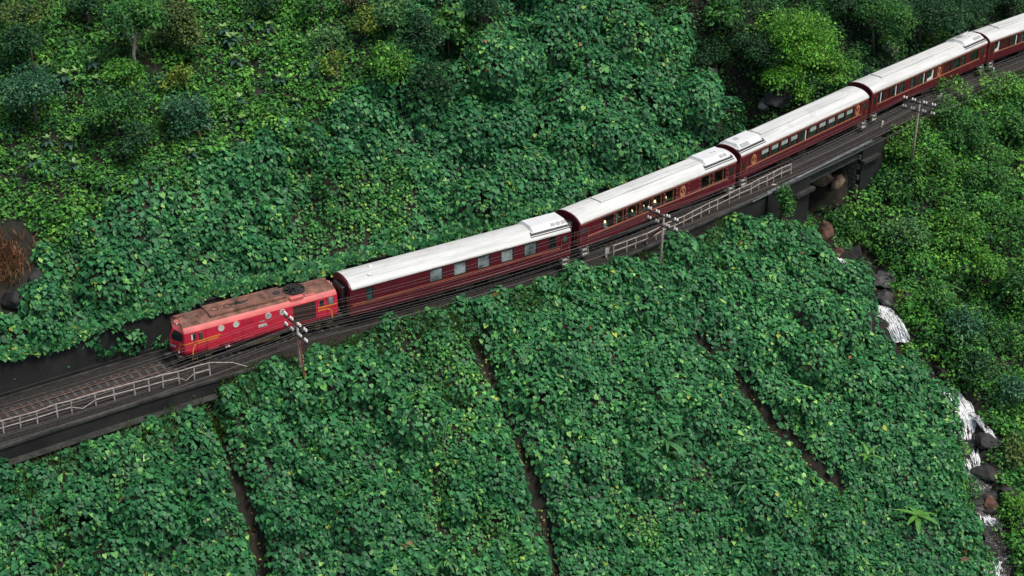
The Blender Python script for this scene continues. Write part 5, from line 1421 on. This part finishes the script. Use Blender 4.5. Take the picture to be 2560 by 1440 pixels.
# ---------------------------------------------------------------- saplings with broad leaves
def broad_leaf(L, W, droop, n=4):
    mb = MB(); vs = []
    for i in range(n + 1):
        f = i / n; w = W * math.sin(math.pi * (0.10 + 0.88 * f)) ** 0.8; z = -droop * f * f * L
        vs += [(-w / 2, f * L, z + .06 * W), (0, f * L, z - .05 * W), (w / 2, f * L, z + .06 * W)]
    fs = []
    for i in range(n):
        for k in (0, 1): fs.append((i * 3 + k, i * 3 + k + 1, i * 3 + k + 4, i * 3 + k + 3))
    mb.add(vs, fs); return mb
M['sap_light'] = mat('sapling_leaf', (0.19, 0.33, 0.10), 0.5, 0.25, 2.0)
M['sap_dark'] = mat('sapling_leaf_dark', (0.035, 0.095, 0.065), 0.45, 0.25, 2.0)
M['banana'] = mat('banana_leaf', (0.085, 0.24, 0.035), 0.4, 0.3, 2.0)
M['fern'] = mat('fern_leaf', (0.05, 0.16, 0.045), 0.5, 0.3, 2.0)
_lf1 = broad_leaf(0.62, 0.34, 0.15).mesh('leaf', M['sap_light'], True); _lf2 = broad_leaf(0.85, 0.44, 0.5).mesh('leaf', M['sap_dark'], True)
_stem = MB().tube([(0, 0, -.2), (0, 0, .7), (0.03, 0, 1.25)], [.03, .025, .015], 5).mesh('stem', M['bark'])
SAP = [(120, 165), (162, 190), (190, 172), (240, 195), (232, 150), (118, 340), (175, 352), (85, 400), (185, 405), (560, 70), (585, 90), (625, 52), (672, 58), (590, 150), (575, 95), (680, 110), (745, 95), (600, 245), (700, 190), (560, 275), (690, 145), (605, 295), (835, 275), (900, 255), (520, 300), (640, 30), (480, 380), (740, 250)]
_rs = random.Random(3)
for i, (px, py) in enumerate(SAP):
    p = march(px, py, lambda x, y: H(x, y) + 1.0); p[2] = H(p[0], p[1])
    root = empty('sapling', tuple(p), _rs.uniform(0, 6)); k = _rs.uniform(.6, 1.0); root.scale = (k, k, k)
    tag(root, 'small sapling with a rosette of broad pale top leaves on the upper left hillside', 'sapling', 'broad-leaved saplings on the hillside')
    link_mesh('stem', _stem, None, root)
    for q in range(5):
        o = link_mesh('leaf', _lf1, None, root); o.location = (.03, 0, 1.22); o.rotation_euler = (_rs.uniform(.35, .8), 0, q * 1.257 + _rs.uniform(-.2, .2))
    for q in range(6):
        o = link_mesh('leaf', _lf2, None, root); o.location = (.02, 0, _rs.uniform(.75, 1.05)); o.rotation_euler = (_rs.uniform(-.15, .25), 0, q * 1.047 + _rs.uniform(-.3, .3))
_bn = broad_leaf(1.9, 0.46, 0.45, 6).mesh('leaf', M['banana'], True); _fn = broad_leaf(1.5, 0.26, 0.7, 6).mesh('leaf', M['fern'], True)
def rosette(px, py, me, n, k, label, hgt, name, cat):
    p = march(px, py, lambda x, y: H(x, y) + hgt); p[2] = H(p[0], p[1])
    root = empty(name, tuple(p), px * .01); root.scale = (k, k, k); tag(root, label, cat)
    MB().tube([(0, 0, -.2), (0, 0, hgt / k)], [.09, .05], 6).build('stem', M['fern'], root)
    r = random.Random(px)
    for q in range(n):
        o = link_mesh('leaf', me, None, root); o.location = (0, 0, hgt / k - r.uniform(0, .2)); o.rotation_euler = (r.uniform(.1, .75), r.uniform(-.2, .2), q * 6.283 / n + r.uniform(-.25, .25))
rosette(2295, 1290, _bn, 7, 1.0, 'banana plant with long pale leaves near the lower right of the vine slope', 1.5, 'banana_plant', 'plant')
rosette(2170, 1140, _bn, 5, .7, 'small broad-leaved plant above the banana plant beside the dark drain end', 1.4, 'broadleaf_plant', 'plant')
rosette(1665, 1105, _fn, 12, 1.15, 'large fern with arching fronds in the middle of the vine slope', 1.7, 'fern', 'fern')
rosette(1870, 1210, _fn, 10, 1.0, 'fern among the vines below the right drain', 1.5, 'fern', 'fern')
rosette(1925, 1190, _bn, 4, .6, 'small banana plant beside the right-hand fern', 1.4, 'banana_plant', 'plant')
rosette(1110, 1405, _fn, 9, .9, 'fern at the bottom of the slope left of the middle drain', 1.3, 'fern', 'fern')
rosette(2360, 715, _fn, 8, 1.1, 'pale hanging fern on the right bank by the boulders', .9, 'fern', 'fern')

# ---------------------------------------------------------------- grass
def grass(name, x, y, r, hgt, cols, w, label, per=9, spread=.22, cat='grass'):
    n = len(x) * per; bx = np.repeat(x, per) + r.normal(0, spread, n); by = np.repeat(y, per) + r.normal(0, spread, n)
    P = np.stack([bx, by, H(bx, by) - .03], -1)
    lean = norm(np.stack([r.normal(0, .45, n), r.normal(0, .45, n), np.full(n, 1.0)], -1) + NRM(bx, by) * .4)
    side = norm(r.normal(0, 1, (n, 3)))
    tpl = (np.array([(-.030, 0, 0), (.030, 0, 0), (.026, .45, .03), (-.026, .45, .03), (0, .82, -.08), (0, 1.0, -.26)]), [(0, 1, 2, 3), (3, 2, 4, 4)[:3], (2, 5, 4)])
    nr = norm(np.cross(lean, side)); sc = hgt * r.uniform(.5, 1.3, n)
    o = leaf_mesh(name, tpl, P, nr, lean, sc, palette(n, cols, w, .3, r), M['grass']); tag(o, label, cat, kind='stuff'); return o
GR = [(0.05, 0.115, 0.022), (0.085, 0.17, 0.03), (0.03, 0.08, 0.02), (0.16, 0.20, 0.06)]
def mask_gr(x, y, xs, T, gd, gs):
    edge = (T < -2.95) & (T > -4.6 + 0.9 * fbm(x / 2, y / 2, 81)) & (xs > -23) & (xs < 24) & ~((xs > 9) & (T > -3.7))
    far = (T < -2.9) & (T > -4.2) & (xs > 33)
    left = (T < -3.7) & (T > -5.0 + .8 * fbm(x / 2, y / 2, 82)) & (xs < -20)
    return (edge | far | left) & (fbm(x / 1.4, y / 1.4, 83) > -.25)
x, y, r = scatter(9, (GX0 + 1, GX1 - 1, GY0 + 1, GY1 - 1), mask_gr, 301); grass('verge_grass', x, y, r, .75, GR, [.35, .35, .22, .08], 'rough green grass along the lower edge of the track bed', per=8)
def mask_gr2(x, y, xs, T, gd, gs): return mask_ul(x, y, xs, T, gd, gs) & (fbm(x / 4, y / 4, 84) > .22)
x, y, r = scatter(3, (GX0 + 1, GX1 - 1, GY0 + 1, GY1 - 1), mask_gr2, 302); grass('hillside_grass', x, y, r, .6, GR, [.35, .35, .22, .08], 'patches of grass between the shrubs on the upper left hillside', per=9)
DRY = [(0.26, 0.13, 0.065), (0.32, 0.18, 0.09), (0.16, 0.08, 0.045), (0.15, 0.13, 0.05)]
def tuft(px, py, rad, n, hgt, label, cols=DRY):
    p = hit(px, py); r = np.random.default_rng(px)
    x = p[0] + r.normal(0, rad, n); y = p[1] + r.normal(0, rad, n)
    o = grass('dry_grass', x, y, r, hgt, cols, [.4, .25, .25, .1], label, per=8, spread=.12); del o['kind']; o['category'] = 'grass clump'
tuft(18, 650, .9, 60, 1.0, 'clump of dry orange-brown grass at the left edge')
tuft(5, 690, .7, 40, .9, 'smaller dry grass clump just below the orange-brown one')
tuft(2235, 765, .35, 22, .9, 'dry yellowish grass tuft on the grey boulders by the waterfall', [(0.30, 0.22, 0.06), (0.20, 0.20, 0.05), (0.34, 0.20, 0.08), (0.1, 0.15, 0.04)])

# fallen dead fronds and bare twigs on the hillside
for px, py, lb in ((735, 250, 'dead brown branches lying on the open slope'), (640, 120, 'dead brown stump with stalks on the open slope'), (495, 335, 'bare reddish twigs below the bluish-green tree')):
    p = hit(px, py); r = random.Random(px); mb = MB()
    for k in range(12):
        a = r.uniform(0, 6.28); l = r.uniform(.4, 1.1); mb.tube([(0, 0, 0), (math.cos(a) * l * .5, math.sin(a) * l * .5, r.uniform(.2, .5)), (math.cos(a) * l, math.sin(a) * l, r.uniform(-.1, .5))], [.03, .022, .008], 5)
    o = mb.build('dead_branch', mat('dead_wood', (.20, .12, .07), .9)); o.location = p; tag(o, lb, 'branch')

# curling vine shoots standing out of the vine cover
def tendrils():
    mb = MB(); r = random.Random(8)
    for P, nr in ((_v1[1], _v1[2]), (_v2[1], _v2[2])):
        for i in rng.choice(len(P), 170, replace=False):
            p = Vector(P[i]); d = (Vector(nr[i]) + Vector((r.uniform(-.6, .6), r.uniform(-.6, .6), .5))).normalized(); s = Vector((r.uniform(-1, 1), r.uniform(-1, 1), 0)).normalized()
            l = r.uniform(.35, 1.1); mb.tube([p, p + d * l * .5 + s * .1, p + d * l + s * .30 * l, p + d * l * .95 + s * .55 * l], [.016, .013, .011, .006], 4)
    o = mb.build('vine_shoots', M['tendril']); tag(o, 'pale curling vine shoots standing out of the leaf carpet', 'vines', kind='stuff')
tendrils()

# ---------------------------------------------------------------- stream, waterfalls and rocks
def rock_mat(name, c, c2): return mat(name, c, 0.75, 0.45, 1.4, bump=0.9, color2=c2, detail=9)
M['rock_dark'] = rock_mat('wet_dark_rock', (0.010, 0.010, 0.010), (0.034, 0.033, 0.032)); M['rock_grey'] = rock_mat('grey_rock', (0.034, 0.034, 0.036), (0.10, 0.097, 0.097))
M['rock_tan'] = rock_mat('tan_rock', (0.14, 0.085, 0.05), (0.34, 0.24, 0.16)); M['rock_red'] = rock_mat('red_rock', (0.07, 0.028, 0.018), (0.20, 0.095, 0.06))
M['rock_pale'] = rock_mat('pale_rock', (0.07, 0.07, 0.065), (0.36, 0.35, 0.33))
def rock(px, py, w, h, m, label, seed, sink=0.36, push=0.0):
    d = hit(px, py + h * .25); dep = d[1] * math.cos(PITCH) - (d[2] - CAM_H) * math.sin(PITCH); sc = F_PX / dep
    rx, rz = w / sc / 2, h / sc / 2
    bm = bmesh.new(); bmesh.ops.create_icosphere(bm, subdivisions=3, radius=1.0); r = random.Random(seed)
    pl = [(Vector((r.gauss(0, 1), r.gauss(0, 1), r.gauss(0, .8))).normalized(), r.uniform(.42, .80)) for _ in range(17)]
    for v in bm.verts:
        c = v.co.copy()
        for nrm_, dd in pl:
            e = c.dot(nrm_) - dd
            if e > 0: c -= nrm_ * e * .92
        c *= 1 + .05 * math.sin(9 * c.x + seed) * math.cos(8 * c.y + 5 * c.z)
        v.co = Vector((c.x * rx * 1.15, c.y * rx * 1.05, c.z * rz * 1.25))
    me = bpy.data.meshes.new('boulder'); bm.to_mesh(me); bm.free()
    o = link_mesh('boulder', me, M[m]); dv = ray(px, py)
    o.location = (d[0] + dv[0] * push, d[1] + dv[1] * push + rx * .3, d[2] + rz * (1 - 2 * sink)); o.rotation_euler = (0, 0, r.uniform(0, 6))
    tag(o, label, 'rock'); return o
ROCKS = [(2212, 700, 80, 62, 'rock_grey', 'upper of the two grey boulders beside the stream'), (2215, 748, 76, 52, 'rock_grey', 'lower of the two grey boulders, just above the upper waterfall'),
         (2142, 632, 46, 40, 'rock_dark', 'dark slanting boulder at the pool below the bridge'), (2128, 655, 34, 22, 'rock_red', 'brown stone in the pool below the bridge'),
         (2058, 578, 52, 62, 'rock_red', 'reddish wet boulder under the left abutment'), (2095, 630, 40, 26, 'rock_red', 'flat reddish stone beside the pool'),
         (2165, 810, 56, 80, 'rock_dark', 'dark wet rock left of the upper waterfall'), (2470, 1112, 74, 46, 'rock_dark', 'large dark wet rock beside the lower waterfall'),
         (2365, 940, 80, 60, 'rock_dark', 'dark rock ledge over the lower waterfall'), (2470, 1185, 80, 50, 'rock_dark', 'dark rock at the foot of the lower waterfall'),
         (2475, 1265, 56, 46, 'rock_red', 'brown rock in the stream below the lower waterfall'), (2462, 1325, 60, 44, 'rock_grey', 'grey rounded rock in the stream near the bottom right'),
         (2460, 1385, 100, 56, 'rock_dark', 'long dark rock at the bottom right of the stream'), (2410, 1405, 46, 40, 'rock_red', 'small brown rock at the bottom edge left of the stream'),
         (2055, 432, 80, 62, 'rock_tan', 'tan rock face seen under the bridge'), (2092, 455, 46, 46, 'rock_tan', 'smaller tan rock next to the stone abutment'),
         (1945, 245, 110, 56, 'rock_grey', 'broad grey rock in the ravine behind the train'), (1912, 262, 46, 40, 'rock_pale', 'pale streaked rock left of the broad grey one'),
         (1968, 232, 40, 50, 'rock_grey', 'upright grey rock behind the bridge carriage roof'), (2222, 120, 46, 70, 'rock_pale', 'pale streaked rock above the fourth carriage'),
         (2200, 95, 60, 40, 'rock_dark', 'dark overhanging rock above the pale streaked one'), (1780, 185, 50, 50, 'rock_pale', 'pale rock in the shade beside the vine mound'),
         (45, 745, 90, 70, 'rock_dark', 'dark crumbling rock below the dry grass at the left edge'), (85, 700, 50, 60, 'rock_dark', 'dark rock between dry grass and vines')]
for i, q in enumerate(ROCKS): rock(*q, seed=40 + i)

def stream_stones():
    r = random.Random(99); mb = MB(); g = np.random.default_rng(4)
    for i in range(170):
        k = r.uniform(4.2, len(GUL) - 1.05); a = GUL[int(k)]; b = GUL[int(k) + 1]; q = a + (b - a) * (k - int(k))
        x = q[0] + r.gauss(0, 1.3); y = q[1] + r.gauss(0, 1.3); z = float(H(x, y)); R = min(.75, max(.14, r.lognormvariate(-1.1, .45)))
        bm = bmesh.new(); bmesh.ops.create_icosphere(bm, subdivisions=2, radius=1.0)
        pl = [(Vector((r.gauss(0, 1), r.gauss(0, 1), r.gauss(0, 1))).normalized(), r.uniform(.45, .85)) for _ in range(10)]
        vs = []
        for v in bm.verts:
            c = v.co.copy()
            for n_, dd in pl:
                e = c.dot(n_) - dd
                if e > 0: c -= n_ * e
            vs.append((x + c.x * R * 1.2, y + c.y * R, z + c.z * R * .8))
        mb.add(vs, [tuple(v.index for v in f.verts) for f in bm.faces], r.choice((0, 0, 0, 0, 1))); bm.free()
    o = mb.build('stream_stones', [M['rock_dark'], M['rock_grey'], M['rock_red']]); tag(o, 'wet dark stones littering the stream bed', 'stones', kind='stuff')
stream_stones()
def water_mat(name, c, foam, lo, hi, scale, rough):
    m = bpy.data.materials.new(name); m.use_nodes = True; nt = m.node_tree; b = nt.nodes['Principled BSDF']
    tc = nt.nodes.new('ShaderNodeTexCoord'); mp = nt.nodes.new('ShaderNodeMapping'); mp.inputs['Scale'].default_value = scale
    n = nt.nodes.new('ShaderNodeTexNoise'); n.inputs['Scale'].default_value = 1.0; n.inputs['Detail'].default_value = 8; n.inputs['Roughness'].default_value = .65
    r = nt.nodes.new('ShaderNodeValToRGB'); r.color_ramp.elements[0].position = lo; r.color_ramp.elements[1].position = hi
    r.color_ramp.elements[0].color = (*c, 1); r.color_ramp.elements[1].color = (*foam, 1)
    nt.links.new(tc.outputs['Object'], mp.inputs[0]); nt.links.new(mp.outputs[0], n.inputs['Vector']); nt.links.new(n.outputs['Fac'], r.inputs['Fac']); nt.links.new(r.outputs['Color'], b.inputs['Base Color'])
    bp = nt.nodes.new('ShaderNodeBump'); bp.inputs['Strength'].default_value = .6; bp.inputs['Distance'].default_value = .12; nt.links.new(n.outputs['Fac'], bp.inputs['Height']); nt.links.new(bp.outputs['Normal'], b.inputs['Normal'])
    b.inputs['Roughness'].default_value = rough
    return m
M['stream'] = water_mat('stream_water', (0.018, 0.019, 0.016), (0.55, 0.57, 0.56), .55, .72, (1.6, 1.6, 1.6), .12)
M['fall'] = water_mat('falling_water', (0.40, 0.44, 0.45), (0.88, 0.90, 0.90), .34, .56, (3.5, 3.5, 1.0), .45)
_q = np.concatenate([np.linspace(a, b, 6, endpoint=False) for a, b in zip(GUL[3:-1], GUL[4:])] + [GUL[-1:]])
mb = MB(); vs = []
for i, p in enumerate(_q):
    t = _q[min(i + 1, len(_q) - 1)] - _q[max(i - 1, 0)]; sd = np.array([-t[1], t[0]]) / np.hypot(t[0], t[1]); wd = 1.0 + .35 * math.sin(i * 1.3)
    for k in (-1, -.35, .35, 1): vs.append((p[0] + sd[0] * k * wd, p[1] + sd[1] * k * wd, p[2] + .22 + .05 * math.sin(i * 2.1 + k * 3)))
mb.add(vs, [(i * 4 + k, i * 4 + k + 1, i * 4 + k + 5, i * 4 + k + 4) for i in range(len(_q) - 1) for k in range(3)])
tag(mb.build('stream', M['stream'], smooth=True), 'rocky mountain stream running down the gully', kind='structure')
def waterfall(pix, widths, seed, label, strands=70):
    """white water as many separate strands that tumble down over the rock"""
    r = random.Random(seed); pts = [Vector(hit(*p)) for p in pix]; mb = MB()
    dep = pts[0].y * math.cos(PITCH) - (pts[0].z - CAM_H) * math.sin(PITCH); sc = F_PX / dep
    wv = []; nseg = 14
    for j in range(nseg + 1):
        f = j / nseg; g = f * (len(pts) - 1); i = min(int(g), len(pts) - 2); q = pts[i].lerp(pts[i + 1], g - i); w = np.interp(f, np.linspace(0, 1, len(widths)), widths) / sc
        for k in range(7):
            o = k / 6 - .5; wv.append(q + Vector((o * w * 1.1 + r.uniform(-.05, .05), -.36 - .25 * (0.5 - abs(o)) + r.uniform(-.05, .05), .08 + r.uniform(-.06, .06))))
    mb.add(wv, [(j * 7 + k, j * 7 + k + 1, j * 7 + k + 8, j * 7 + k + 7) for j in range(nseg) for k in range(6)])
    for k in range(strands):
        o = r.uniform(-.5, .5); ph = r.uniform(0, 6); path = []; rad = []
        f0 = r.uniform(0, .35) if r.random() < .6 else 0; f1 = r.uniform(.7, 1)
        n = 16; 
        for j in range(n + 1):
            f = f0 + (f1 - f0) * j / n; g = f * (len(pts) - 1); i = min(int(g), len(pts) - 2); q = pts[i].lerp(pts[i + 1], g - i)
            w = np.interp(f, np.linspace(0, 1, len(widths)), widths) / sc
            path.append(q + Vector((o * w * 1.25 + .06 * math.sin(f * 9 + ph), -.45 - .35 * abs(math.sin(f * 6 + ph)) * (0.5 - abs(o)), .10 + .12 * math.sin(f * 14 + ph) + r.uniform(-.04, .04))))
            rad.append(r.uniform(.035, .11) * (.5 + .5 * math.sin(math.pi * min(1, .15 + j / n))))
        mb.tube(path, rad, 5)
    tag(mb.build('waterfall', M['fall'], smooth=True), label, kind='structure')
for f in FALLS: waterfall(*f)

print('TRIS', sum(sum(len(p.vertices) - 2 for p in me.polygons) if len(me.polygons) < 5000 else int(len(me.loops) - 2 * len(me.polygons)) for me in bpy.data.meshes))
